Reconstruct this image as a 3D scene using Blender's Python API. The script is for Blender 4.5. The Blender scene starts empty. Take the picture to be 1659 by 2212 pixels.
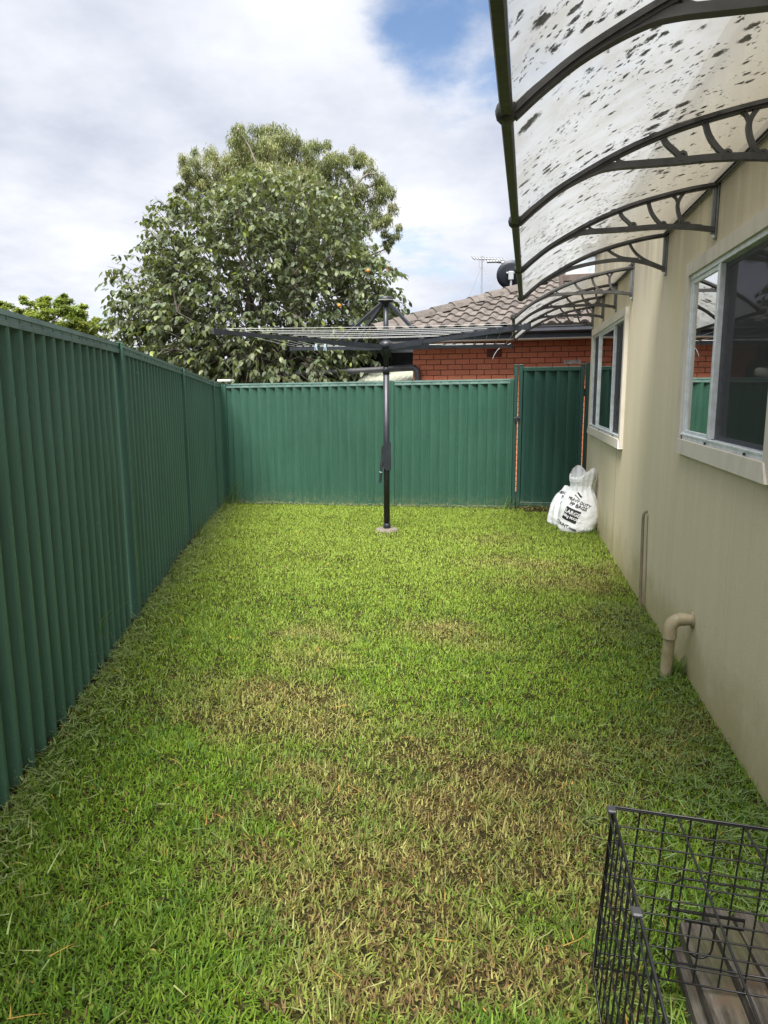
import bpy, bmesh, math, random
import numpy as np
from mathutils import Vector, Matrix, noise as mnoise
from mathutils.bvhtree import BVHTree

rng = np.random.default_rng(7)
random.seed(7)
PI = math.pi
scene = bpy.context.scene
COL = scene.collection

# ------------------------------------------------------------------ camera
F, CX, CY, EYE = 1540.0, 829.5, 1106.0, 1.65            # focal length and centre for a 1659 x 2212 frame
PITCH, ROLL, YAW = math.radians(9.62), math.radians(0.3), math.radians(9.8)
_f = Vector((-math.sin(YAW)*math.cos(PITCH), math.cos(YAW)*math.cos(PITCH), -math.sin(PITCH)))
_r = Vector((math.cos(YAW), math.sin(YAW), 0)); _u = _r.cross(_f)
CR = math.cos(ROLL)*_r - math.sin(ROLL)*_u
CU = math.cos(ROLL)*_u + math.sin(ROLL)*_r
CO = Vector((0, 0, EYE))
cam_d = bpy.data.cameras.new('camera'); cam = bpy.data.objects.new('camera', cam_d); COL.objects.link(cam)
cam_d.sensor_fit = 'VERTICAL'; cam_d.sensor_height = 36; cam_d.lens = 36*F/2212
cam_d.clip_start = 0.05; cam_d.clip_end = 2000
m3 = Matrix((CR, CU, -_f)).transposed()
cam.matrix_world = Matrix.Translation(CO) @ m3.to_4x4()
scene.camera = cam

def ray(u, v): return _f*F + CR*(u-CX) - CU*(v-CY)
def on_plane(u, v, n, p):                                # where the sight line through a point of the photo meets a real plane
    d = ray(u, v); n = Vector(n); return CO + d*((Vector(p)-CO).dot(n)/d.dot(n))
FH = Vector((-math.sin(YAW), math.cos(YAW), 0))
def at(u, v, depth): return on_plane(u, v, FH, FH*depth)

# ------------------------------------------------------------------ sky, sun, exposure
SUN_EL, SUN_AZ = math.radians(63), math.radians(191)     # azimuth clockwise from +Y: high, behind the camera to the left
w = bpy.data.worlds.new('World'); scene.world = w; w.use_nodes = True
nt = w.node_tree; N = nt.nodes; L = nt.links; N.clear()
out = N.new('ShaderNodeOutputWorld')
sky = N.new('ShaderNodeTexSky'); sky.sky_type = 'NISHITA'; sky.sun_disc = False
sky.sun_elevation = SUN_EL; sky.sun_rotation = SUN_AZ; sky.altitude = 50; sky.air_density = 1.0; sky.dust_density = 0.6; sky.ozone_density = 2.5
bg1 = N.new('ShaderNodeBackground'); bg1.inputs[1].default_value = 0.085; L.new(sky.outputs[0], bg1.inputs[0])
tc = N.new('ShaderNodeTexCoord')
def vmath(op, a, b=None):
    n = N.new('ShaderNodeVectorMath'); n.operation = op
    if hasattr(a, 'links'): L.new(a, n.inputs[0])
    else: n.inputs[0].default_value = a
    if b is not None:
        if hasattr(b, 'links'): L.new(b, n.inputs[1])
        else: n.inputs[1].default_value = b
    return n
def wmath(op, a, b=0.0, clamp=False):
    n = N.new('ShaderNodeMath'); n.operation = op; n.use_clamp = clamp
    for i, x in enumerate((a, b)):
        if hasattr(x, 'links'): L.new(x, n.inputs[i])
        else: n.inputs[i].default_value = x
    return n.outputs[0]
def wmap(x, a, b, c, d):
    n = N.new('ShaderNodeMapRange'); n.interpolation_type = 'SMOOTHSTEP'
    L.new(x, n.inputs[0])
    for i, k in enumerate((a, b, c, d)): n.inputs[i+1].default_value = k
    return n.outputs[0]
sep = N.new('ShaderNodeSeparateXYZ'); L.new(tc.outputs['Generated'], sep.inputs[0])
# project the view direction on a cloud deck so that clouds flatten towards the horizon
den = wmath('ADD', wmath('MAXIMUM', sep.outputs[2], 0.0), 0.22)
comb = N.new('ShaderNodeCombineXYZ')
L.new(wmath('DIVIDE', sep.outputs[0], den), comb.inputs[0]); L.new(wmath('DIVIDE', sep.outputs[1], den), comb.inputs[1])
def wnoise(scale, detail, rough, off):
    mp = N.new('ShaderNodeMapping'); mp.inputs['Location'].default_value = off; L.new(comb.outputs[0], mp.inputs[0])
    n = N.new('ShaderNodeTexNoise'); n.inputs['Scale'].default_value = scale; n.inputs['Detail'].default_value = detail; n.inputs['Roughness'].default_value = rough
    L.new(mp.outputs[0], n.inputs[0]); return n.outputs[0]
n_big = wnoise(0.85, 5, 0.55, (3.1, 0.4, 0)); n_det = wnoise(2.6, 6, 0.6, (1.7, 5.2, 0)); n_shade = wnoise(1.5, 5, 0.5, (8.2, 2.1, 0))
def toward(u, v):
    d = ray(u, v).normalized()
    n = vmath('DOT_PRODUCT', tc.outputs['Generated'], tuple(d)); return n.outputs['Value']
gap1 = wmap(toward(1000, 40), math.cos(math.radians(8.5)), 1.0, 0.0, 1.0)
gap2 = wmap(toward(860, 60), math.cos(math.radians(6)), 1.0, 0.0, 0.5)
gap3 = wmap(toward(190, 690), math.cos(math.radians(6)), 1.0, 0.0, 0.75)
gap4 = wmap(toward(930, 600), math.cos(math.radians(7)), 1.0, 0.0, 0.4)
gaps = wmath('ADD', wmath('ADD', gap1, gap2), wmath('ADD', gap3, gap4))
cov = wmath('ADD', wmath('MULTIPLY', n_big, 0.7), wmath('MULTIPLY', n_det, 0.3))
n_edge = wnoise(3.4, 7, 0.62, (4.4, 9.1, 0))
cov = wmath('ADD', cov, wmath('MULTIPLY', wmath('SUBTRACT', n_edge, 0.5), 0.55))
cov = wmath('SUBTRACT', cov, wmath('MULTIPLY', gaps, 0.20))
cover = wmap(cov, 0.16, 0.42, 0.0, 1.0)
ramp = N.new('ShaderNodeValToRGB')
shade = wmath('ADD', wmath('MULTIPLY', n_shade, 0.6), wmath('MULTIPLY', n_det, 0.4))
L.new(shade, ramp.inputs[0])
ramp.color_ramp.elements[0].position = 0.36; ramp.color_ramp.elements[0].color = (0.28, 0.30, 0.355, 1)
ramp.color_ramp.elements[1].position = 0.60; ramp.color_ramp.elements[1].color = (0.45, 0.46, 0.49, 1)
bg2 = N.new('ShaderNodeBackground'); bg2.inputs[1].default_value = 1.0; L.new(ramp.outputs[0], bg2.inputs[0])
mix = N.new('ShaderNodeMixShader'); L.new(cover, mix.inputs[0]); L.new(bg1.outputs[0], mix.inputs[1]); L.new(bg2.outputs[0], mix.inputs[2])
L.new(mix.outputs[0], out.inputs[0])

sun_d = bpy.data.lights.new('sun', 'SUN'); sun = bpy.data.objects.new('sun', sun_d); COL.objects.link(sun)
sun_d.energy = 5.0; sun_d.angle = math.radians(38); sun_d.color = (1.0, 0.96, 0.88)
sd = Vector((math.sin(SUN_AZ)*math.cos(SUN_EL), math.cos(SUN_AZ)*math.cos(SUN_EL), math.sin(SUN_EL)))
sun.rotation_euler = sd.to_track_quat('Z', 'Y').to_euler(); sun.location = (0, 0, 20)
vs = scene.view_settings; vs.view_transform = 'Standard'; vs.look = 'None'; vs.gamma = 1; vs.exposure = 1.2
scene.cycles.max_bounces = 8; scene.cycles.transparent_max_bounces = 24; scene.cycles.transmission_bounces = 6
scene.cycles.use_denoising = True

# ------------------------------------------------------------------ helpers
def tag(o, label, cat=None, group=None, kind=None):
    o['label'] = label
    if cat: o['category'] = cat
    if group: o['group'] = group
    if kind: o['kind'] = kind
    return o
def empty(name, loc=(0, 0, 0), rot=(0, 0, 0)):
    o = bpy.data.objects.new(name, None); COL.objects.link(o); o.location = loc; o.rotation_euler = rot; o.empty_display_size = 0.1; return o
class MB:
    def __init__(s): s.v = []; s.f = []; s.m = []; s.sm = []
    def add(s, vs, fs, mat=0, smooth=False):
        b = len(s.v); s.v += [tuple(p) for p in vs]
        for f in fs: s.f.append(tuple(i+b for i in f)); s.m.append(mat); s.sm.append(smooth)
        return s
    def box(s, a, b, mat=0, M=None):
        x0, y0, z0 = a; x1, y1, z1 = b
        v = [(x0,y0,z0),(x1,y0,z0),(x1,y1,z0),(x0,y1,z0),(x0,y0,z1),(x1,y0,z1),(x1,y1,z1),(x0,y1,z1)]
        if M is not None: v = [M @ Vector(p) for p in v]
        return s.add(v, [(0,3,2,1),(4,5,6,7),(0,1,5,4),(1,2,6,5),(2,3,7,6),(3,0,4,7)], mat)
    def cbox(s, a, b, c=0.004, mat=0, M=None):            # box with chamfered edges
        bm = bmesh.new(); bmesh.ops.create_cube(bm, size=1)
        for vv in bm.verts: vv.co = Vector([(a[i]+b[i])/2+vv.co[i]*(b[i]-a[i]) for i in range(3)])
        bmesh.ops.bevel(bm, geom=bm.edges[:], offset=c, segments=1, affect='EDGES', profile=0.5)
        bm.verts.ensure_lookup_table(); bm.verts.index_update()
        vs_ = [(M @ vv.co if M is not None else vv.co.copy()) for vv in bm.verts]; fs = [[q.index for q in f.verts] for f in bm.faces]; bm.free()
        return s.add(vs_, fs, mat)
    def tube(s, pts, r, n=8, mat=0, cap=True, smooth=True):
        pts = [Vector(p) for p in pts]; k = len(pts); rs = r if isinstance(r, (list, tuple)) else [r]*k
        V = []; prev = None
        for i, p in enumerate(pts):
            t = (pts[min(i+1, k-1)]-pts[max(i-1, 0)]).normalized()
            if prev is None: a = t.orthogonal().normalized()
            else: a = (prev - t*prev.dot(t)).normalized()
            prev = a; b = t.cross(a)
            for j in range(n):
                an = 2*PI*j/n; V.append(p + (a*math.cos(an)+b*math.sin(an))*rs[i])
        Fs = [(i*n+j, i*n+(j+1)%n, (i+1)*n+(j+1)%n, (i+1)*n+j) for i in range(k-1) for j in range(n)]
        s.add(V, Fs, mat, smooth)
        if cap: s.add(V[:n], [tuple(range(n-1, -1, -1))], mat); s.add(V[-n:], [tuple(range(n))], mat)
        return s
    def sweep(s, pts, prof, up=(0, 0, 1), mat=0, cap=True, scale=None):   # closed 2-D profile (side, up) swept along a path
        pts = [Vector(p) for p in pts]; k = len(pts); n = len(prof); V = []; up = Vector(up)
        for i, p in enumerate(pts):
            t = (pts[min(i+1, k-1)]-pts[max(i-1, 0)]).normalized()
            side = t.cross(up).normalized(); u2 = side.cross(t)
            sc = 1 if scale is None else scale[i]
            for (a, b) in prof: V.append(p + side*a*sc + u2*b*sc)
        s.add(V, [(i*n+j, (i+1)*n+j, (i+1)*n+(j+1)%n, i*n+(j+1)%n) for i in range(k-1) for j in range(n)], mat)
        if cap: s.add(V[:n], [tuple(range(n))], mat); s.add(V[-n:], [tuple(range(n-1, -1, -1))], mat)
        return s
    def prism(s, poly, o, ax, ay, az, depth, mat=0):      # 2-D polygon extruded
        o, ax, ay, az = map(Vector, (o, ax, ay, az)); n = len(poly)
        A = [o+ax*p[0]+ay*p[1] for p in poly]; B = [a+az*depth for a in A]
        return s.add(A+B, [tuple(range(n-1, -1, -1)), tuple(range(n, 2*n))]+[(i, (i+1) % n, n+(i+1) % n, n+i) for i in range(n)], mat)
    def lathe(s, prof, o=(0, 0, 0), n=20, mat=0, axis=None):
        o = Vector(o); V = []; M = Matrix.Identity(3) if axis is None else Vector(axis).to_track_quat('Z', 'Y').to_matrix()
        for (r, z) in prof:
            for j in range(n): V.append(o + M @ Vector((r*math.cos(2*PI*j/n), r*math.sin(2*PI*j/n), z)))
        k = len(prof)
        return s.add(V, [(i*n+j, i*n+(j+1) % n, (i+1)*n+(j+1) % n, (i+1)*n+j) for i in range(k-1) for j in range(n)], mat, True)
    def mesh(s, name, mats):
        me = bpy.data.meshes.new(name); me.from_pydata(s.v, [], s.f)
        for m in (mats if isinstance(mats, (list, tuple)) else [mats]): me.materials.append(m)
        me.polygons.foreach_set('material_index', s.m); me.polygons.foreach_set('use_smooth', s.sm); me.update(); return me
    def build(s, name, mats, parent=None, fix=True):
        me = s.mesh(name, mats)
        if fix:
            bm = bmesh.new(); bm.from_mesh(me); bmesh.ops.recalc_face_normals(bm, faces=bm.faces); bm.to_mesh(me); bm.free()
        return link(name, me, parent)
def link(name, me, parent=None, loc=None, rot=None):
    o = bpy.data.objects.new(name, me); COL.objects.link(o)
    if parent is not None: o.parent = parent
    if loc is not None: o.location = loc
    if rot is not None: o.rotation_euler = rot
    return o
def arc(p0, p1, p2, n=10):                                # quadratic curve
    p0, p1, p2 = map(Vector, (p0, p1, p2))
    return [p0*(1-t)**2+p1*2*t*(1-t)+p2*t*t for t in [i/n for i in range(n+1)]]
def vnoise(x, y, seed=0):                                 # smooth value noise on arrays
    r = np.random.default_rng(seed); T = r.random((64, 64)); xi = np.floor(x).astype(int); yi = np.floor(y).astype(int)
    fx = x-xi; fy = y-yi; fx = fx*fx*(3-2*fx); fy = fy*fy*(3-2*fy)
    g = lambda a, b: T[a % 64, b % 64]
    return (g(xi, yi)*(1-fx)+g(xi+1, yi)*fx)*(1-fy)+(g(xi, yi+1)*(1-fx)+g(xi+1, yi+1)*fx)*fy
def fbm(x, y, seed=0, oct=3):
    s = 0; a = 0.5; t = 0
    for i in range(oct): s = s+a*vnoise(x*2**i, y*2**i, seed+i); t += a; a *= 0.5
    return s/t

# ------------------------------------------------------------------ materials
class Mat:
    def __init__(s, name, color, rough=0.6, metal=0.0, spec=0.5):
        s.m = bpy.data.materials.new(name); s.m.use_nodes = True; s.nt = s.m.node_tree
        s.b = s.nt.nodes['Principled BSDF']; s.b.inputs['Base Color'].default_value = (*color, 1)
        s.b.inputs['Roughness'].default_value = rough; s.b.inputs['Metallic'].default_value = metal; s.b.inputs['Specular IOR Level'].default_value = spec
        s.color = color
    def n(s, t, **kw):
        x = s.nt.nodes.new(t)
        for k, val in kw.items():
            if k in x.inputs: 
                if hasattr(val, 'links'): s.nt.links.new(val, x.inputs[k])
                else: x.inputs[k].default_value = val
            else: setattr(x, k, val)
        return x
    def l(s, a, b): s.nt.links.new(a, b)
    def coord(s, kind='Object', scale=(1, 1, 1), rot=(0, 0, 0)):
        if kind == 'World':
            g = s.n('ShaderNodeNewGeometry'); src = g.outputs['Position']
        else: src = s.n('ShaderNodeTexCoord').outputs[kind]
        mp = s.n('ShaderNodeMapping'); mp.inputs['Scale'].default_value = scale; mp.inputs['Rotation'].default_value = rot; s.l(src, mp.inputs[0]); return mp.outputs[0]
    def noise(s, vec, scale, detail=4, rough=0.55):
        t = s.n('ShaderNodeTexNoise', Scale=scale, Detail=detail, Roughness=rough); s.l(vec, t.inputs['Vector']); return t.outputs['Fac']
    def rng(s, x, a, b, c=0.0, d=1.0, smooth=True):
        t = s.n('ShaderNodeMapRange'); t.interpolation_type = 'SMOOTHSTEP' if smooth else 'LINEAR'; s.l(x, t.inputs[0])
        for i, k in enumerate((a, b, c, d)): t.inputs[i+1].default_value = k
        return t.outputs[0]
    def math(s, op, a, b=0.0):
        t = s.n('ShaderNodeMath'); t.operation = op
        for i, x in enumerate((a, b)):
            if hasattr(x, 'links'): s.l(x, t.inputs[i])
            else: t.inputs[i].default_value = x
        return t.outputs[0]
    def mix(s, fac, a, b, mode='MIX'):
        t = s.n('ShaderNodeMix'); t.data_type = 'RGBA'; t.blend_type = mode
        for i, x in ((0, fac), (6, a), (7, b)):
            if hasattr(x, 'links'): s.l(x, t.inputs[i])
            elif i == 0: t.inputs[0].default_value = x
            else: t.inputs[i].default_value = (*x, 1)
        return t.outputs[2]
    def base(s, c): s.l(c, s.b.inputs['Base Color']); return s
    def bump(s, h, strength=0.3, dist=0.01):
        t = s.n('ShaderNodeBump', Strength=strength, Distance=dist); s.l(h, t.inputs['Height']); s.l(t.outputs[0], s.b.inputs['Normal']); return s
    def var(s, scale=6, amt=0.25, kind='Object'):          # gentle tone variation
        c = s.coord(kind); f = s.rng(s.noise(c, scale, 5), 0.3, 0.7)
        lo = tuple(x*(1-amt) for x in s.color); hi = tuple(min(1, x*(1+amt)) for x in s.color)
        s.base(s.mix(f, lo, hi)); return s

def lattr(s, name='Col'):
    a = s.n('ShaderNodeAttribute'); a.attribute_name = name; return a.outputs['Color']
def leafmat(name, trans=0.35, rough=0.45, spec=0.5):
    M = Mat(name, (0.06, 0.1, 0.03), rough, spec=spec); c = lattr(M); M.base(c)
    tr = M.n('ShaderNodeBsdfTranslucent'); M.l(M.mix(0.5, c, (0.25, 0.3, 0.03), 'MIX'), tr.inputs[0])
    mx = M.n('ShaderNodeMixShader'); mx.inputs[0].default_value = trans
    M.l(M.b.outputs[0], mx.inputs[1]); M.l(tr.outputs[0], mx.inputs[2])
    M.l(mx.outputs[0], M.nt.nodes['Material Output'].inputs[0]); return M.m

def fence_mat(name, col, speck):
    M = Mat(name, col, 0.42)
    c = M.coord('World'); sx = M.n('ShaderNodeSeparateXYZ'); M.l(c, sx.inputs[0]); z = sx.outputs[2]
    streak = M.noise(M.coord('World', (9, 9, 0.5)), 3, 4)
    base = M.mix(M.rng(streak, 0.3, 0.75, 0, 0.5), col, tuple(x*1.35+0.01 for x in col))
    # dried grass and dirt splashed over the foot of the sheets
    low = M.rng(z, 0.02, 0.95, 1, 0)
    v = M.n('ShaderNodeTexVoronoi', Scale=58.0); M.l(M.coord('World', (1, 1, 0.7)), v.inputs['Vector'])
    dots = M.math('LESS_THAN', v.outputs['Distance'], M.math('MULTIPLY', M.math('MULTIPLY', low, low), 0.26))
    base = M.mix(M.math('MULTIPLY', dots, speck), base, (0.25, 0.29, 0.16))
    dirt = M.math('MULTIPLY', M.rng(M.noise(c, 14, 6, 0.7), 0.42, 0.62), M.rng(z, 0.0, 0.22, 0.45, 0))
    base = M.mix(dirt, base, (0.16, 0.17, 0.09))
    v2 = M.n('ShaderNodeTexVoronoi', Scale=11.0); M.l(c, v2.inputs['Vector'])
    scr = M.math('LESS_THAN', v2.outputs['Distance'], 0.035)
    base = M.mix(M.math('MULTIPLY', scr, M.rng(M.noise(c, 1.3, 2), 0.52, 0.6, 0, 0.75)), base, (0.5, 0.55, 0.5))
    M.base(base)
    M.l(M.rng(M.noise(c, 25, 4), 0.3, 0.7, 0.36, 0.55), M.b.inputs['Roughness'])
    M.bump(M.noise(c, 2.5, 2), 0.12, 0.02); return M.m

def wall_mat():
    M = Mat('cream_render', (0.47, 0.43, 0.33), 0.85, spec=0.25)
    c = M.coord('World'); sx = M.n('ShaderNodeSeparateXYZ'); M.l(c, sx.inputs[0])
    st = M.noise(M.coord('World', (1, 3.2, 0.2)), 1.6, 7, 0.62); st2 = M.noise(M.coord('World', (1, 16, 0.35)), 2, 5, 0.6)
    big = M.noise(M.coord('World', (1, 1, 0.7)), 0.9, 4)
    col = M.mix(M.rng(st, 0.3, 0.72), (0.66, 0.585, 0.425), (0.71, 0.635, 0.475))
    col = M.mix(M.rng(st2, 0.48, 0.7, 0, 0.16), col, (0.46, 0.40, 0.30))
    col = M.mix(M.rng(big, 0.45, 0.7, 0, 0.35), col, (0.64, 0.59, 0.43))
    algae = M.math('MULTIPLY', M.rng(M.math('ADD', sx.outputs[2], M.math('MULTIPLY', M.math('SUBTRACT', M.noise(c, 3.5, 5, 0.65), 0.5), 0.7)), 0.0, 0.46, 1, 0), 0.6)
    col = M.mix(algae, col, (0.33, 0.29, 0.10))
    gr = M.noise(c, 160, 3, 0.6); col = M.mix(M.rng(gr, 0.35, 0.7, 0, 0.22), col, (0.33, 0.30, 0.23))
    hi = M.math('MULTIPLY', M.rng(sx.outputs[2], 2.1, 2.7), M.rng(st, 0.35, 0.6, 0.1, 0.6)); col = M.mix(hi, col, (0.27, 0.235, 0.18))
    v = M.n('ShaderNodeTexVoronoi', Scale=3.1); M.l(M.coord('World', (1, 1.6, 0.8)), v.inputs['Vector'])
    col = M.mix(M.math('MULTIPLY', M.math('LESS_THAN', v.outputs['Distance'], 0.018), 0.8), col, (0.05, 0.045, 0.035))
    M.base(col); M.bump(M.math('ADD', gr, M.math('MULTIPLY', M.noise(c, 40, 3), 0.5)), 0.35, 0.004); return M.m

def sheet_mat():
    M = Mat('mouldy_polycarbonate', (0.75, 0.76, 0.76), 0.35)
    c = M.coord('World'); wob = M.n('ShaderNodeTexNoise', Scale=34.0, Detail=6.0, Roughness=0.78); M.l(c, wob.inputs['Vector'])
    off = M.n('ShaderNodeVectorMath'); off.operation = 'MULTIPLY_ADD'; M.l(wob.outputs['Color'], off.inputs[0]); off.inputs[1].default_value = (0.055,)*3; M.l(c, off.inputs[2])
    gritn = M.noise(c, 110, 5, 0.8)
    def spots(scale, r0, gate_scale, g0, g1):
        mp = M.n('ShaderNodeMapping'); mp.inputs['Scale'].default_value = (1.0, 1.0, 0.6); M.l(off.outputs[0], mp.inputs[0])
        v = M.n('ShaderNodeTexVoronoi', Scale=scale); M.l(mp.outputs[0], v.inputs['Vector'])
        size = M.rng(M.noise(c, gate_scale, 3), g0, g1, 0.0, r0)
        rnd = M.n('ShaderNodeSeparateColor'); M.l(v.outputs['Color'], rnd.inputs[0])
        dist = M.math('ADD', v.outputs['Distance'], M.math('MULTIPLY', M.math('SUBTRACT', gritn, 0.45), 0.55))
        return M.rng(M.math('SUBTRACT', M.math('MULTIPLY', size, M.rng(rnd.outputs[0], 0.25, 1.0, 0.1, 1)), dist), 0.0, 0.13)
    s1 = spots(13, 0.52, 2.2, 0.38, 0.60); s2 = spots(27, 0.53, 3.5, 0.34, 0.58); s3 = spots(64, 0.50, 5, 0.32, 0.58)
    # fewer spots on the drier strip against the wall
    sx = M.n('ShaderNodeSeparateXYZ'); M.l(c, sx.inputs[0])
    dry = M.rng(M.math('ADD', sx.outputs[0], M.math('MULTIPLY', M.noise(c, 4, 3), 0.5)), 0.85, 1.25, 1, 0.05)
    keep = M.math('GREATER_THAN', dry, M.rng(M.noise(c, 22, 1), 0.3, 0.7, 0.0, 0.95))
    allsp = M.math('MULTIPLY', M.math('MAXIMUM', M.math('MAXIMUM', s1, s2), s3), keep)
    fine = M.rng(M.noise(c, 120, 4, 0.7), 0.3, 0.72, 1.0, 0.75)
    spot = M.math('MULTIPLY', allsp, fine)
    film = M.noise(c, 7, 6, 0.7)
    body = M.mix(M.rng(film, 0.35, 0.7), (0.31, 0.32, 0.325), (0.24, 0.24, 0.23)); body = M.mix(M.rng(sx.outputs[0], 0.2, 0.95, 0, 0.9), body, (0.155, 0.14, 0.105))
    dark = M.mix(M.rng(M.noise(c, 260, 2), 0.3, 0.7), (0.016, 0.015, 0.014), (0.085, 0.08, 0.072))
    M.base(M.mix(spot, body, dark))
    tl = M.n('ShaderNodeBsdfTranslucent'); M.l(M.mix(spot, body, dark), tl.inputs[0])
    tp = M.n('ShaderNodeBsdfTransparent'); tp.inputs[0].default_value = (0.93, 0.94, 0.94, 1)
    m1 = M.n('ShaderNodeMixShader'); M.l(M.math('MULTIPLY', M.math('SUBTRACT', 1.0, spot), 0.74), m1.inputs[0]); M.l(M.b.outputs[0], m1.inputs[1]); M.l(tl.outputs[0], m1.inputs[2])
    m2 = M.n('ShaderNodeMixShader'); M.l(M.math('MULTIPLY', M.math('SUBTRACT', 1.0, spot), M.rng(film, 0.35, 0.7, 0.30, 0.13)), m2.inputs[0]); M.l(m1.outputs[0], m2.inputs[1]); M.l(tp.outputs[0], m2.inputs[2])
    M.l(m2.outputs[0], M.nt.nodes['Material Output'].inputs[0]); return M.m

def glass_mat(name='window_glass', refl=0.30, tint=(0.75, 0.8, 0.78)):
    M = Mat(name, (0.8, 0.8, 0.8), 0.0); nd = M.nt
    tp = M.n('ShaderNodeBsdfTransparent'); tp.inputs[0].default_value = (*tint, 1)
    gl = M.n('ShaderNodeBsdfGlossy'); gl.inputs['Roughness'].default_value = 0.012; gl.inputs[0].default_value = (0.95, 0.97, 0.97, 1)
    lw = M.n('ShaderNodeLayerWeight'); lw.inputs['Blend'].default_value = 0.5
    f = M.rng(lw.outputs['Facing'], 0.0, 1.0, refl, 0.95, False)
    mx = M.n('ShaderNodeMixShader'); M.l(f, mx.inputs[0]); M.l(tp.outputs[0], mx.inputs[1]); M.l(gl.outputs[0], mx.inputs[2])
    M.l(mx.outputs[0], nd.nodes['Material Output'].inputs[0]); return M.m

FENCE = fence_mat('green_fence_steel', (0.062, 0.146, 0.108), 0.6)
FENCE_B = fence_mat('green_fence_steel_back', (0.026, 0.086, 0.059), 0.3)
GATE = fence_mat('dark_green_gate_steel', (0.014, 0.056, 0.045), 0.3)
RAIL = Mat('green_fence_rail', (0.11, 0.185, 0.165), 0.42).var(7, 0.2).m
CREAM = wall_mat(); SHEET = sheet_mat(); GLASS = glass_mat()
def weather(name, col, dirt, rough=0.6, sc=6):
    M = Mat(name, col, rough); c = M.coord('World', (1, 3, 1)); M.base(M.mix(M.rng(M.noise(c, sc, 6, 0.65), 0.42, 0.7, 0, 0.7), col, dirt)); M.bump(M.noise(c, 60, 3), 0.1, 0.002); return M.m
TRIM = weather('cream_window_trim', (0.60, 0.56, 0.49), (0.50, 0.46, 0.385), 0.6, 4)
ALU = Mat('brushed_aluminium', (0.72, 0.76, 0.80), 0.40, 0.25).var(20, 0.12).m
BRACKET = Mat('dark_grey_plastic', (0.045, 0.043, 0.042), 0.5).var(12, 0.35).m
RAILDARK = weather('dark_awning_rail', (0.028, 0.027, 0.027), (0.07, 0.065, 0.06), 0.5, 30)
DARKSTEEL = Mat('charcoal_powder_coat', (0.020, 0.024, 0.031), 0.4).var(9, 0.2).m
WIRE = Mat('pale_line_wire', (0.5, 0.51, 0.52), 0.45).m
BLACKWIRE = Mat('black_crate_wire', (0.007, 0.007, 0.009), 0.4).m
SCREEN = None
def screen_mat():
    M = Mat('dark_flyscreen', (0.02, 0.02, 0.024), 0.6)
    tp = M.n('ShaderNodeBsdfTransparent'); tp.inputs[0].default_value = (0.55, 0.55, 0.58, 1); mx = M.n('ShaderNodeMixShader'); mx.inputs[0].default_value = 0.5
    M.l(M.b.outputs[0], mx.inputs[1]); M.l(tp.outputs[0], mx.inputs[2]); M.l(mx.outputs[0], M.nt.nodes['Material Output'].inputs[0]); return M.m
SCREEN = screen_mat()
ROOM = Mat('dim_room', (0.06, 0.055, 0.055), 0.9).m

# ================================================================== ground and lawn
WX = 1.065                                                # plane of the house wall
def xf(y): return -1.146-0.307*y                          # line of the left fence
GY = np.array([-50, 0, 2.2, 4.28, 7.05, 9.47, 10.3, 60]); GZ = np.array([0.0, 0.16, 0.157, 0.14, 0.09, -0.005, -0.02, -0.02])
def gz(x, y):
    x = np.asarray(x, float); y = np.asarray(y, float); t = np.clip((WX-x)/(WX-xf(np.clip(y, -2, 12))), 0, 1)
    fade = np.clip((x+14)/8, 0, 1); bump = (fbm(x*1.3+9, y*1.3+4, 21)-0.5)*0.035*np.clip((y-0.3)/1, 0, 1)*np.clip((10-y)/0.6, 0, 1)
    return np.interp(y, GY, GZ)*t*t*(3-2*t)*fade+bump*((x > -5) & (x < 1.1))
xs = np.concatenate([[-700, -200, -60, -25, -14, -9, -7], np.arange(-6, 1.3, 0.12), [1.6, 2.5, 4, 8, 20, 60, 200, 700]])
ys = np.concatenate([[-700, -200, -60, -20, -8, -4, -2], np.arange(-1.2, 10.6, 0.12), [11, 12, 14, 18, 25, 40, 80, 200, 700]])
XX, YY = np.meshgrid(xs, ys); ZZ = gz(XX, YY)
V = np.stack([XX.ravel(), YY.ravel(), ZZ.ravel()], 1); nx_ = len(xs); ny_ = len(ys)
me = bpy.data.meshes.new('ground')
me.from_pydata(V.tolist(), [], [(j*nx_+i, j*nx_+i+1, (j+1)*nx_+i+1, (j+1)*nx_+i) for j in range(ny_-1) for i in range(nx_-1)])
M = Mat('soil_and_thatch', (0.05, 0.045, 0.02), 0.95, spec=0.1); c = M.coord('World')
M.base(M.mix(M.rng(M.noise(c, 30, 6, 0.7), 0.35, 0.7), (0.010, 0.011, 0.004), (0.045, 0.036, 0.015))); M.bump(M.noise(c, 90, 4), 0.6, 0.02)
me.materials.append(M.m)
for p in me.polygons: p.use_smooth = True
ground = link('ground', me); tag(ground, 'soil and thatch under the lawn of the narrow yard', 'ground', kind='structure')

def gpt(u, v):
    p = on_plane(u, v, (0, 0, 1), (0, 0, 0.04)); return p.x, p.y
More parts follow.
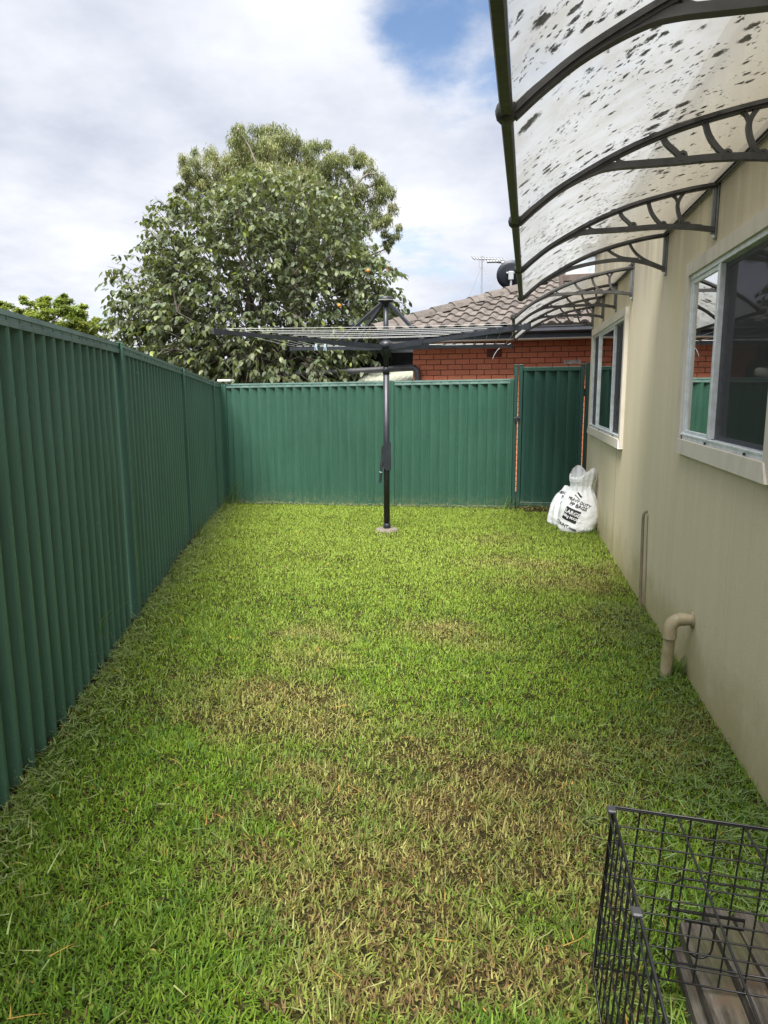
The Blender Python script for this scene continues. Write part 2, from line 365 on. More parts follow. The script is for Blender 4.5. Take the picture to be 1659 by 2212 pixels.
# dry patches of the lawn: where (traced on the ground), how big, how strong
DRY = []
for (u, v, rx, ry, s_, brown) in [(690, 1385, .34, .22, .68, .05), (655, 1440, .32, .25, .62, .05), (600, 1540, .50, .30, .85, .35), (680, 1590, .50, .25, .7, .25), (560, 1600, .4, .2, .6, .3), (960, 1365, .35, .20, .75, .1), (1030, 1390, .3, .15, .5, .1),
        (1000, 1660, .42, .20, .8, .6), (1110, 1700, .40, .22, .95, .75), (1200, 1640, .35, .25, .7, .5), (940, 1770, .38, .2, .85, .7), (1080, 1800, .40, .2, .8, .65), (760, 1720, .35, .14, .6, .5), (640, 1790, .30, .14, .7, .5), (820, 1880, .3, .16, .7, .55),
        (1130, 1900, .3, .15, .7, .55), (900, 1960, .35, .12, .7, .6), (700, 2050, .3, .1, .75, .7), (900, 2120, .35, .1, .6, .6), (1080, 2060, .3, .1, .5, .45), (1500, 1560, .25, .3, .5, .3), (1420, 1600, .3, .3, .5, .3), (1140, 1215, .6, .35, .6, .05), (1230, 1250, .55, .35, .65, .05), (1300, 1225, .5, .4, .55, .1),
        (1330, 1330, .4, .4, .45, .1), (380, 1180, .25, .5, .55, .0), (1050, 1160, .6, .4, .35, 0), (980, 1590, .3, .15, .5, .3), (760, 1980, .3, .12, .7, .6), (980, 1880, .35, .14, .75, .6), (860, 2190, .3, .09, .65, .7), (1020, 2170, .3, .09, .7, .65), (1160, 2100, .25, .1, .65, .6), (600, 1930, .25, .1, .55, .5), (1190, 1800, .3, .18, .75, .6)]:
    DRY.append((*gpt(u, v), rx, ry, s_, brown))
def dryness(x, y):
    wx_ = x+(fbm(x*5, y*5, 31)-.5)*.35; wy = y+(fbm(x*5+7, y*5+3, 41)-.5)*.35
    d = np.zeros_like(x); b = np.zeros_like(x)
    for (cx, cy, rx, ry, s_, br) in DRY:
        q = np.exp(-(((wx_-cx)/rx)**2+((wy-cy)/ry)**2)); d = np.maximum(d, q*s_); b = np.maximum(b, q*br)
    d = d+(fbm(x*2.5, y*2.5, 51)-.5)*.35; return np.clip(d, 0, 1), np.clip(b+(fbm(x*6, y*6, 61)-.5)*.2, 0, 1)

def blades(name, x, y, z, L_, W_, head, lean, curl, col, mat, seg=2):
    n = len(x); dx = np.cos(head); dy = np.sin(head); sx = -dy; sy = dx
    rows = []; ts = np.linspace(0, 1, seg+1)
    for t in ts:
        ang = lean+curl*t                                   # angle from vertical
        rows.append((t, ang))
    px = x.copy(); py = y.copy(); pz = z.copy(); P = []
    for i, (t, ang) in enumerate(rows):
        wv = W_*(1.0 if i == 0 else (1-t)**0.55)*0.5
        if i == seg: P.append(np.stack([px, py, pz], 1))
        else:
            P.append(np.stack([px-sx*wv, py-sy*wv, pz], 1)); P.append(np.stack([px+sx*wv, py+sy*wv, pz], 1))
        st = L_/seg; px = px+dx*np.sin(ang)*st; py = py+dy*np.sin(ang)*st; pz = pz+np.cos(ang)*st
    k = len(P); Vv = np.stack(P, 1).reshape(-1, 3)
    base = (np.arange(n)*k)[:, None]
    quads = [base+np.array([[2*i, 2*i+1, 2*i+3, 2*i+2]]) for i in range(seg-1)]
    tri = base+np.array([[2*(seg-1), 2*(seg-1)+1, 2*seg]])
    me = bpy.data.meshes.new(name); me.vertices.add(len(Vv)); me.vertices.foreach_set('co', Vv.astype(np.float32).ravel())
    lq = np.concatenate([np.concatenate(quads, 0).ravel(), tri.ravel()]) if quads else tri.ravel()
    nq = n*(seg-1)
    me.loops.add(len(lq)); me.loops.foreach_set('vertex_index', lq.astype(np.int32))
    starts = np.concatenate([np.arange(nq)*4, nq*4+np.arange(n)*3]).astype(np.int32)
    me.polygons.add(nq+n); me.polygons.foreach_set('loop_start', starts)
    me.polygons.foreach_set('use_smooth', np.ones(nq+n, bool))
    me.update(calc_edges=True); me.materials.append(mat)
    a = me.color_attributes.new('Col', 'FLOAT_COLOR', 'POINT')
    # paler at the sheath, full colour in the blade
    cc = np.ones((n, k, 4), np.float32); cc[:, :, :3] = col[:, None, :]
    a.data.foreach_set('color', cc.ravel()); return me

GRASSM = leafmat('grass_blade', 0.38, 0.6, 0.25)
def lawn():
    X = []; Y = []; S = []
    for (y0, y1, dens, sc) in [(0.5, 1.6, 20000, .95), (1.6, 2.8, 20500, .98), (2.8, 4.4, 16500, 1.05), (4.4, 6.4, 12500, 1.15), (6.4, 10.12, 9800, 1.3)]:
        w_ = WX+0.0-xf(y1); n = int(dens*(y1-y0)*w_)
        yy = rng.uniform(y0, y1, n); xx = rng.uniform(xf(y1), WX, n); k = (xx > xf(yy)+0.03) & (xx < WX-0.005); X.append(xx[k]); Y.append(yy[k]); S.append(np.full(k.sum(), sc))
    x = np.concatenate(X); y = np.concatenate(Y); sc = np.concatenate(S)
    d, b = dryness(x, y)
    clump = fbm(x*9, y*9, 71); thin = rng.random(len(x)) > (0.10*b+0.20*(clump < .36))
    pole = (x+1.377)**2+(y-8.17)**2 < 0.115**2
    gatebare = (y > 9.85) & (x > 0.25) & (rng.random(len(x)) < .93)
    k = thin & ~pole & ~gatebare; x, y, sc, d, b, clump = (q[k] for q in (x, y, sc, d, b, clump)); n = len(x)
    near = np.clip((2.9-y)/1.6, 0, 1)
    Lh = rng.uniform(.012, .036, n)*(0.7+0.7*clump)*(1+0.5*near*(1-d)); edge = np.exp(-(x-xf(y))/0.08)+np.exp(-(WX-x)/0.07); Lh *= 1+0.9*np.clip(edge, 0, 1)*rng.random(n)
    W_ = rng.uniform(.0036, .0076, n)*sc*(1+.35*near*(1-.6*d)); head = rng.uniform(0, 2*PI, n)+(fbm(x*3, y*3, 81)-.5)*4
    lean = np.where(rng.random(n) < .34, rng.normal(1.25, .22, n), np.abs(rng.normal(.5, .42, n))); curl = rng.normal(.7, .7, n)
    g1 = np.array([.092, .205, .018]); g2 = np.array([.235, .350, .036]); g3 = np.array([.024, .078, .012]); st = np.array([.38, .34, .125]); br = np.array([.155, .105, .045]); yg = np.array([.35, .45, .085])
    r = rng.random(n)[:, None]; col = g1*(1-r)+g2*r
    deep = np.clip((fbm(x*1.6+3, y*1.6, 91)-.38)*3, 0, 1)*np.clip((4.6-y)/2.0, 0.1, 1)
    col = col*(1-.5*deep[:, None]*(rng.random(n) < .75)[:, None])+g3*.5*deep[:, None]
    col = col*(1-.26*np.clip((2.7-y)/1.4, 0, 1)[:, None])  # near grass darkened in colour, in place of shade from behind the camera
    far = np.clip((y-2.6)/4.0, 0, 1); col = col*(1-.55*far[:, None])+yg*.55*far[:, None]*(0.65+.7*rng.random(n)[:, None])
    fd = np.clip(d*1.25-.12+rng.normal(0, .16, n)*(d > .28), 0, .95)[:, None]; dr = st*(.5+.8*rng.random(n)[:, None]); col = dr*fd+col*(1-fd)
    isb = (rng.random(n) < b*0.85)[:, None]; col = np.where(isb, br*(.55+1.0*rng.random(n)[:, None]), col)
    odd = rng.random(n); col = np.where((odd < .006)[:, None], np.array([.46, .30, .075])*(.6+.7*rng.random(n)[:, None]), col)
    clipb = np.clip(np.exp(-(x-xf(y))/0.10)*.6, 0, 1); col = np.where((rng.random(n) < clipb)[:, None], np.array([.24, .28, .12])*(.6+.7*rng.random(n)[:, None]), col)
    # radiating tufts and runners among the near turf
    nt_ = 1700; tx = rng.uniform(-2.4, 1.0, nt_); ty = .9+4.2*rng.random(nt_)**1.4; k = (tx > xf(ty)+.06) & (tx < WX-.05); tx, ty = tx[k], ty[k]; m_ = 9; d2, b2 = dryness(tx, ty)
    ax = np.repeat(tx, m_)+rng.normal(0, .008, len(tx)*m_); ay = np.repeat(ty, m_)+rng.normal(0, .008, len(tx)*m_); q = len(ax); d2 = np.repeat(d2, m_)[:, None]
    tc2 = np.where(np.repeat(rng.random(len(tx)) < .55, m_)[:, None], np.array([.050, .125, .018]), np.array([.15, .22, .035]))*(.6+.8*rng.random(q)[:, None]); tc2 = tc2*(1-.75*d2)+st*.75*d2*(.5+.6*rng.random(q)[:, None])
    x = np.concatenate([x, ax]); y = np.concatenate([y, ay]); Lh = np.concatenate([Lh, rng.uniform(.03, .075, q)]); W_ = np.concatenate([W_, rng.uniform(.0045, .0088, q)]); head = np.concatenate([head, rng.uniform(0, 2*PI, q)]); lean = np.concatenate([lean, np.abs(rng.normal(.75, .3, q))]); curl = np.concatenate([curl, rng.normal(.6, .35, q)]); col = np.concatenate([col, tc2])
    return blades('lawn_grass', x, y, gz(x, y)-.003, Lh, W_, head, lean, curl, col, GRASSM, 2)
tag(link('lawn_grass', lawn()), 'mown green lawn with dry yellow and brown patches', 'grass', kind='stuff')
def clippings():
    X = []; Y = []; C = []
    n = 3800; y = rng.uniform(.6, 10, n); x = xf(y)+.02+np.abs(rng.normal(0, .13, n)); X.append(x); Y.append(y); C.append(np.tile([.27, .35, .13], (n, 1)))
    n = 2400; y = rng.uniform(.6, 5.5, n); x = WX-.02-np.abs(rng.normal(0, .22, n)); X.append(x); Y.append(y); C.append(np.tile([.17, .25, .10], (n, 1)))
    n = 900; y = rng.uniform(1.3, 3.2, n); x = rng.uniform(.3, 1.04, n); X.append(x); Y.append(y); C.append(np.tile([.20, .27, .11], (n, 1)))
    n = 900; y = rng.uniform(.9, 7.5, n); x = rng.uniform(-3.2, 1.0, n); X.append(x); Y.append(y); C.append(np.tile([.30, .32, .13], (n, 1)))
    n = 130; y = rng.uniform(1.0, 4.0, n); x = rng.uniform(-2, 1.0, n); X.append(x); Y.append(y); C.append(np.tile([.42, .24, .07], (n, 1)))
    n = 1500; a = rng.uniform(-.05, 1, n); x = -4.1+5.1*a; y = 10.12-np.abs(rng.normal(0, .04, n)); X.append(x); Y.append(y); C.append(np.tile([.36, .36, .17], (n, 1)))
    x = np.concatenate(X); y = np.concatenate(Y); col = np.concatenate(C); k = (x > xf(y)+.012) & (x < WX-.01); x, y, col = x[k], y[k], col[k]; n = len(x)
    col = col*(.55+.8*rng.random(n)[:, None]); L_ = rng.uniform(.03, .10, n); W_ = rng.uniform(.0022, .0055, n)*np.where(y > 5, 1.3, 1)
    return blades('grass_clippings', x, y, gz(x, y)+rng.uniform(.012, .045, n), L_, W_, rng.uniform(0, 2*PI, n), rng.normal(1.5, .16, n), rng.normal(0, .35, n), col, GRASSM, 2)
tag(link('grass_clippings', clippings()), 'pale cut grass clippings scattered on the lawn and along the fence', 'clippings', kind='stuff')
def weed(name, x, y, n, h, spread, label, rise=0.0):
    xx = x+rng.normal(0, spread, n); yy = y+rng.normal(0, spread, n); col = np.array([.13, .22, .05])*(.6+.8*rng.random(n)[:, None])
    me = blades(name, xx, yy, gz(xx, yy)+rise, h*rng.uniform(.45, 1, n), rng.uniform(.006, .011, n), rng.uniform(-.9, .9, n), np.abs(rng.normal(.15, .15, n)), rng.normal(.6, .4, n), col, GRASSM, 5)
    tag(link(name, me), label, 'weed')
weed('grass_weed', -4.02, 9.95, 26, .52, .05, 'tall grass weed in the far corner where the two fences meet')
weed('grass_weed', xf(9.45)+.07, 9.45, 14, .33, .05, 'grass weed at the foot of the last post of the left fence')
weed('grass_weed', xf(7.1)+.07, 7.1, 10, .36, .04, 'grass weed at the middle post of the left fence')
weed('grass_weed', xf(5.2)+.07, 5.2, 6, .34, .05, 'thin grass weed by the second sheet of the left fence')
weed('grass_weed', xf(3.36)+.06, 3.36, 4, .30, .012, 'green shoot standing against the nearest sheet of the left fence', .22)
weed('grass_weed', 0.02, 10.08, 22, .26, .05, 'grass weed at the foot of the post left of the gate')
weed('grass_weed', 0.98, 8.35, 40, .13, .04, 'grass weed between the white bags and the house wall')
weed('grass_weed', 1.0, 4.20, 60, .15, .035, 'dense grass weed behind the elbow pipe at the house wall')

# ================================================================== fences and gate
def saw_sheet(length, z0f, z1f, mod=0.137, back=False):
    """sawtooth sheet along +x (length), facing -y; heights given per x"""
    prof = [(0, 0), (.011, .034), (.020, .040), (.05, .034), (.095, .017), (.125, .003)]
    pts = []; x = 0.0
    while x < length:
        for (a, b) in prof:
            xx = x+a*mod/.137
            if xx <= length: pts.append((xx, b))
        x += mod
    pts.append((length, 0)); return pts
def fence_panel(A, B, zt0, zt1, zb0, zb1, parent, mat, mod=.137, name='sheet'):
    A = Vector((A[0], A[1], 0)); B = Vector((B[0], B[1], 0)); d = (B-A); Ln = d.length; d /= Ln; nrm = Vector((d.y, -d.x, 0))   # towards the yard
    pts = saw_sheet(Ln, 0, 0, mod); mb = MB(); V = []; nz = 5
    for (x, o) in pts:
        p = A+d*x+nrm*(o-.016)
        for k in range(nz+1):
            wv_ = .006*mnoise.noise(Vector((p.x*1.7+k*.9, p.y*1.7, k*1.3))); p = A+d*x+nrm*(o-.016+(wv_ if 0 < k < nz else 0)); t = k/nz; z = (zb0+(zb1-zb0)*x/Ln)*(1-t)+(zt0+(zt1-zt0)*x/Ln)*t; V.append((p.x, p.y, z))
    n = nz+1
    mb.add(V, [(i*n+k, (i+1)*n+k, (i+1)*n+k+1, i*n+k+1) for i in range(len(pts)-1) for k in range(nz)])
    o = mb.build(name, mat, parent, fix=False)
    sol = o.modifiers.new('solid', 'SOLIDIFY'); sol.thickness = .0012; sol.offset = 0
    return o, d, nrm
def fence_rail(A, B, za, zb, parent, mat, name='top_rail', h=.062, w_=.05):
    A = Vector((*A, za)); B = Vector((*B, zb))
    prof = [(-w_/2, 0), (w_/2, 0), (w_/2, h*.34), (w_/2-.005, h*.38), (w_/2-.005, h*.62), (w_/2, h*.66), (w_/2-.002, h), (-w_/2+.002, h), (-w_/2, h*.66), (-w_/2, h*.3)]
    return MB().sweep([A, B], prof, mat=0).build(name, mat, parent)
def fence_post(P, d, nrm, z0, z1, parent, mat, wd=.05, dp=.075, name='post'):
    mb = MB(); M4 = Matrix.Translation(P) @ Matrix((d, nrm, Vector((0, 0, 1)))).transposed().to_4x4()
    mb.cbox((-.006, -dp/2, z0), (wd/2-.001, dp/2-.005, z1-.002), .002, 0, M4); mb.cbox((-wd/2, dp/2-.0045, z0), (wd/2, dp/2, z1), .002, 0, M4); mb.cbox((-wd/2, -dp/2, z0), (-.0065, -dp/2+.004, z1-.002), .001, 0, M4)
    mb.cbox((-wd/2, -dp/2+.0042, z1-.004), (-.0068, dp/2-.0047, z1-.001), .001, 0, M4)
    for s in (-1, 1): mb.cbox((s*wd*.28-.009, dp/2+.0003, z0), (s*wd*.28+.009, dp/2+.006, z1-.004), .002, 0, M4)   # folded lips of the post
    o = mb.build(name, mat, parent)
    for s in (-1, 1): MB().lathe([(0, .004), (.005, .004), (.006, 0)], M4 @ Vector((s*wd*.28, dp/2+.006, z1-.03)), 8, 0, nrm).build('screw', RAIL, o)
    return o

LF = [(-.95, -.64), (-2.46, 4.28), (-3.35, 7.05), (-4.04, 9.45), (-4.22, 10.15)]
LT = [1.975, 1.958, 1.895, 1.800, 1.778]
lf = empty('metal_fence', (LF[1][0], LF[1][1], .1))
tag(lf, 'long green sawtooth steel fence along the left side of the lawn', 'fence')
inv = lambda e: e.matrix_world.inverted()
bpy.context.view_layer.update()
def settle(e):                                             # children were built in world space
    bpy.context.view_layer.update()
    mi = e.matrix_world.inverted()
    for c_ in e.children: c_.matrix_parent_inverse = mi
for i in range(4):
    A, B = LF[i], LF[i+1]
    dd_ = (Vector(B)-Vector(A)).normalized(); Bs = (B[0]-dd_.x*.115, B[1]-dd_.y*.115)
    _, d, nrm = fence_panel(A, Bs, LT[i]-.02, LT[i+1]-.02, float(gz(A[0]+.05, A[1]))-.06, float(gz(B[0]+.05, B[1]))-.06, lf, FENCE)
    fence_rail(A, B, LT[i]-.062, LT[i+1]-.062, lf, RAIL)
    q_ = Vector((B[0], B[1], 0))-d*.065-nrm*.020; MB().box((-.06, -.002, -.1), (.04, .002, LT[i+1]-.02), 0, Matrix.Translation(q_) @ Matrix((d, nrm, Vector((0, 0, 1)))).transposed().to_4x4()).build('post_shade_strip', DARKSTEEL, lf)  # charcoal plate added as the dark shade beside the post
    if i > 0: fence_post(Vector((A[0], A[1], 0)), d, nrm, -.1, LT[i]+.006, lf, FENCE)
fence_post(Vector((LF[4][0]+.01, LF[4][1]-.03, 0)), d, nrm, -.1, LT[4]+.004, lf, FENCE)
settle(lf)

YB = 10.15
bf = empty('metal_fence', (-1.63, YB, 0)); tag(bf, 'green sawtooth steel fence across the far end of the lawn', 'fence')
BX = [-4.17, -1.63, 0.045]; BZ = [1.766, 1.79, 1.808]
for i in range(2):
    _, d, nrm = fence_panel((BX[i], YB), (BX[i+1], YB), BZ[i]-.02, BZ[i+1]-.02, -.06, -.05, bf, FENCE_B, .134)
    fence_rail((BX[i], YB), (BX[i+1], YB), BZ[i]-.06, BZ[i+1]-.06, bf, RAIL)
for i in (0, 1): fence_post(Vector((BX[i]+(.03 if i == 0 else 0), YB, 0)), d, nrm, -.1, BZ[i]+.004, bf, FENCE_B, wd=.075)
fence_post(Vector((BX[2]+.005, YB, 0)), d, nrm, -.1, BZ[2]+.004, bf, FENCE_B, wd=.05)
mb = MB().cbox((.075, YB-.03, -.1), (.13, YB+.03, 1.985), .006).cbox((.070, YB-.035, 1.985), (.135, YB+.035, 1.997), .004); mb.build('gate_jamb', GATE, bf)
settle(bf)
o = MB().cbox((-4.22, YB-.06, 1.802), (-4.02, YB+.10, 1.83), .004).build('plastic_board', Mat('white_plastic', (.75, .75, .73), .5).m); tag(o, 'small white board lying on top of the fence corner', 'board')

gt = empty('side_gate', (.60, YB, .03)); tag(gt, 'dark green steel side gate beside the house corner', 'gate')
GX0, GX1, GZ0, GZ1 = .143, 1.014, .045, 1.995; yg_ = YB-.01
for xx, nm in ((GX0, 'gate_stile'), (GX1-.052, 'gate_stile')):
    mb = MB().cbox((xx, yg_-.026, GZ0-.01), (xx+.052, yg_+.026, GZ1-.008), .006); mb.cbox((xx-.003, yg_-.03, GZ1-.008), (xx+.055, yg_+.03, GZ1+.006), .006); mb.build(nm, GATE, gt)
MB().cbox((GX0+.0525, yg_-.022, GZ1-.085), (GX1-.0525, yg_+.022, GZ1-.03), .004).build('gate_rail', GATE, gt)
MB().cbox((GX0+.0525, yg_-.022, GZ0), (GX1-.0525, yg_+.022, GZ0+.055), .004).build('gate_rail', GATE, gt)
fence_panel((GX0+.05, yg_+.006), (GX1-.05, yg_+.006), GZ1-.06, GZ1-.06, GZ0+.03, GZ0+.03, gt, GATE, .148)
mb = MB().cbox((GX0-.045, yg_-.045, 1.22), (GX0+.012, yg_-.0265, 1.30), .004); mb.tube([(GX0-.06, yg_-.04, 1.275), (GX0+.03, yg_-.04, 1.275)], .007, 8); mb.build('latch', DARKSTEEL, gt)
for z in (1.62, .35): MB().tube([(GX1+.012, yg_-.012, z-.05), (GX1+.012, yg_-.012, z+.05)], .011, 8).build('hinge', DARKSTEEL, gt)
settle(gt)
gp = MB().cbox((1.03, YB-.03, -.1), (1.085, YB+.03, 2.0), .006).cbox((1.027, YB-.033, 2.0), (1.088, YB+.033, 2.012), .004).build('gate_post', GATE); tag(gp, 'dark green post between the gate and the house corner', 'post')

# ================================================================== the house with its windows
YF = 9.93
W1 = (3.06, 4.69, 1.272, 2.385); W2 = (6.95, 9.66, 1.105, 2.395)
hs = empty('rendered_house', (WX, 5, 0)); tag(hs, 'cream rendered house wall along the right side of the lawn', 'house')
def wall_with_holes():
    ysb = sorted({-3.0, YF, W1[0]+.05, W1[1]-.05, W2[0]+.05, W2[1]-.05}); zsb = sorted({-.2, 3.35, W1[2]+.05, W1[3]-.05, W2[2]+.05, W2[3]-.05})
    hole = lambda y, z: any(w[0]+.05 < y < w[1]-.05 and w[2]+.05 < z < w[3]-.05 for w in (W1, W2))
    mb = MB()
    for i in range(len(ysb)-1):
        for j in range(len(zsb)-1):
            if hole((ysb[i]+ysb[i+1])/2, (zsb[j]+zsb[j+1])/2): continue
            mb.add([(WX, ysb[i], zsb[j]), (WX, ysb[i+1], zsb[j]), (WX, ysb[i+1], zsb[j+1]), (WX, ysb[i], zsb[j+1])], [(0, 3, 2, 1)])
    mb.add([(WX, YF, -.2), (7, YF, -.2), (7, YF, 3.35), (WX, YF, 3.35)], [(0, 3, 2, 1)])
    mb.add([(WX, -3, -.2), (7, -3, -.2), (7, -3, 3.35), (WX, -3, 3.35)], [(0, 1, 2, 3)])
    return mb.build('wall', CREAM, hs, fix=False)
wall_with_holes()
MB().box((WX-.03, -3.05, 3.35), (7, YF+.04, 3.45)).build('roof', Mat('grey_roof_metal', (.2, .2, .2), .5).m, hs)
def window(Wd, mullions, screens, label):
    y0, y1, z0, z1 = Wd; t = .075; xo = WX-.035
    win = MB()                                             # outer trim boards, mitred
    def board(p, dp, mbx):                                 # p: four corners (y,z); dp: front offset
        A = [(xo+dp, a, b) for a, b in p]; B = [(WX+.0015, a, b) for a, b in p]; mbx.add(A+B, [(0, 1, 2, 3), (7, 6, 5, 4), (0, 4, 5, 1), (1, 5, 6, 2), (2, 6, 7, 3), (3, 7, 4, 0)])
    wn = MB(); board([(y0, z1), (y1, z1), (y1-t, z1-t), (y0+t, z1-t)], 0, wn); root = wn.build('window', TRIM, hs); tag(root, label)
    mb = MB(); board([(y1, z1-.001), (y1, z0+.001), (y1-t, z0+t+.01), (y1-t, z1-t-.001)], .002, mb); mb.build('side_trim', TRIM, root)
    mb = MB(); board([(y0, z1-.001), (y0, z0+.001), (y0+t, z0+t+.01), (y0+t, z1-t-.001)], .002, mb); mb.build('side_trim', TRIM, root)
    mb = MB(); A = [(xo-.010, y0-.002, z0), (xo-.010, y1+.002, z0), (xo-.004, y1-t*.7, z0+t+.008), (xo-.004, y0+t*.7, z0+t+.008)]; B = [(WX+.0015, q[1], q[2]) for q in A]
    mb.add(A+B, [(0, 1, 2, 3), (7, 6, 5, 4), (0, 4, 5, 1), (1, 5, 6, 2), (2, 6, 7, 3), (3, 7, 4, 0)]); mb.build('sill', TRIM, root)
    a0, a1, b0, b1 = y0+t-.004, y1-t+.004, z0+t+.008, z1-t+.004; fx0, fx1 = WX-.016, WX+.05
    fr = MB()
    for (p, q) in (((fx0, a0, b0), (fx1, a1, b0+.022)), ((fx0-.004, a0, b1-.03), (fx1, a1, b1)), ((fx0, a0, b0), (fx1, a0+.024, b1)), ((fx0, a1-.024, b0), (fx1, a1, b1))): fr.cbox(p, q, .002)
    fr.cbox((fx0-.008, a0, b0+.023), (fx0+.012, a1, b0+.034), .002); fr.cbox((fx0+.026, a0, b0+.023), (fx0+.034, a1, b0+.046), .002)   # sliding tracks
    fr.build('frame', ALU, root)
    for k in (.18, .62): MB().box((fx0-.0105, a0+(a1-a0)*k, b0+.004), (fx0-.003, a0+(a1-a0)*k+.014, b0+.016)).build('drain_hole', BLACKWIRE, root)
    edges = [a0+.024]+mullions+[a1-.024]
    for m_ in mullions: MB().cbox((fx0-.006, m_-.018, b0+.035), (fx0+.05, m_+.018, b1-.031), .003).build('mullion', ALU, root)
    for k in range(len(edges)-1):
        ya, yb = edges[k], edges[k+1]; xg = WX+.022 if screens[k] else WX-.002
        mb = MB()
        for (p, q) in (((xg-.008, ya, b0+.022), (xg+.008, yb, b0+.055)), ((xg-.008, ya, b1-.055), (xg+.008, yb, b1-.03)), ((xg-.0082, ya, b0+.05), (xg+.0082, ya+.026, b1-.05)), ((xg-.0082, yb-.026, b0+.05), (xg+.0082, yb, b1-.05))): mb.cbox(p, q, .002)
        mb.build('sash', ALU, root)
        MB().add([(xg, ya+.02, b0+.05), (xg, yb-.02, b0+.05), (xg, yb-.02, b1-.05), (xg, ya+.02, b1-.05)], [(0, 3, 2, 1)]).build('pane', GLASS if not screens[k] else GLASS2, root, fix=False)
        if screens[k]: MB().add([(WX+.008, ya+.012, b0+.036), (WX+.008, yb-.012, b0+.036), (WX+.008, yb-.012, b1-.036), (WX+.008, ya+.012, b1-.036)], [(0, 3, 2, 1)]).build('flyscreen', SCREEN, root, fix=False)
    room = MB(); rx0, rx1 = WX+.06, WX+2.2; V8 = [(rx0, y0-.3, z0-.55), (rx1, y0-.3, z0-.55), (rx1, y1+.3, z0-.55), (rx0, y1+.3, z0-.55), (rx0, y0-.3, z1+.3), (rx1, y0-.3, z1+.3), (rx1, y1+.3, z1+.3), (rx0, y1+.3, z1+.3)]
    room.add(V8, [(0, 1, 2, 3), (7, 6, 5, 4), (1, 5, 6, 2), (2, 6, 7, 3), (0, 4, 5, 1)]); room.build('room_lining', ROOM, root, fix=False)
    MB().box((WX+.061, a0, z0+t-.06), (WX+.30, a1, z0+t-.02)).build('inner_sill', TRIM, root)
    return root
GLASS2 = glass_mat('screened_glass', 0.05, (0.8, 0.8, 0.82))
window(W1, [4.02], [True, False], 'near sliding window with a dark flyscreen on its right half')
window(W2, [7.72, 8.95], [True, False, True], 'far three part sliding window near the gate')
for (yy, za, zb_) in ((7.30, .02, 1.10), (2.62, .02, 1.2)): MB().box((WX-.0012, yy-.0018, za), (WX+.001, yy+.0018, zb_)).build('sheet_joint', Mat('dark_joint', (.12, .10, .07), .9).m, hs)  # thin dark strips for the joint lines in the wall
settle(hs)
for c_ in hs.children:
    pass
# things on the sill behind the near flyscreen
b = MB().lathe([(.0, 0), (.036, 0), (.038, .01), (.038, .10), (.03, .125), (.013, .135), (.013, .16), (.022, .162), (.022, .19), (.0, .192)], (0, 0, 0), 16)
b.tube([(0, 0, .185), (0, 0, .215), (-.045, 0, .213)], .006, 6); o = b.build('soap_bottle', Mat('white_bottle', (.65, .66, .68), .4).m); o.location = (WX+.2, 3.62, W1[2]+.057); tag(o, 'pale pump bottle on the sill behind the near flyscreen', 'bottle')
o = MB().lathe([(0, 0), (.03, 0), (.034, .03), (.03, .06), (.02, .065), (.02, .085), (0, .085)], (0, 0, 0), 14).build('jar', Mat('white_jar', (.6, .6, .62), .4).m); o.location = (WX+.16, 3.28, W1[2]+.057); tag(o, 'small pale jar on the sill behind the near flyscreen', 'jar')
mb = MB().cbox((-.004, -.09, .0), (.004, .09, .24), .001); o = mb.build('paper_notice', Mat('paper', (.5, .5, .52), .8).m); o.location = (WX+.5, 3.30, 1.5); o.rotation_euler = (0, 0, .5); tag(o, 'pale sheet of paper standing inside the near window', 'paper')
MB().cbox((-.004, -.09, -.16), (.004, .09, -.002), .001).build('lower_half', Mat('rust_card', (.35, .09, .03), .8).m, o)
o = MB().cbox((WX+.4, 3.0, .9), (WX+.75, 4.3, 1.49), .01).build('kitchen_bench', Mat('dark_bench', (.05, .045, .045), .5).m); tag(o, 'dark bench inside the near window', 'bench')

# ================================================================== awnings
TOP = [(.0, 2.720), (.026, 2.716), (.171, 2.697), (.37, 2.655), (.52, 2.610), (.68, 2.545), (.861, 2.448), (.96, 2.378), (1.03, 2.318)]
LOW = [(.006, 2.482), (.16, 2.503), (.32, 2.508), (.45, 2.503), (.587, 2.500), (.68, 2.497), (.75, 2.483), (.861, 2.432), (.96, 2.366), (1.03, 2.312)]
def topz(d): return float(np.interp(d, [p[0] for p in TOP], [p[1] for p in TOP]))
def smooth(pts, n=6):                                      # Catmull-Rom through 2-D points
    P = [pts[0]]+list(pts)+[pts[-1]]; o = []
    for i in range(1, len(P)-2):
        for k in range(n):
            t = k/n; q = []
            for a in (0, 1):
                p0, p1, p2, p3 = P[i-1][a], P[i][a], P[i+1][a], P[i+2][a]
                q.append(.5*((2*p1)+(-p0+p2)*t+(2*p0-5*p1+4*p2-p3)*t*t+(-p0+3*p1-3*p2+p3)*t**3))
            o.append(tuple(q))
    o.append(tuple(pts[-1])); return o
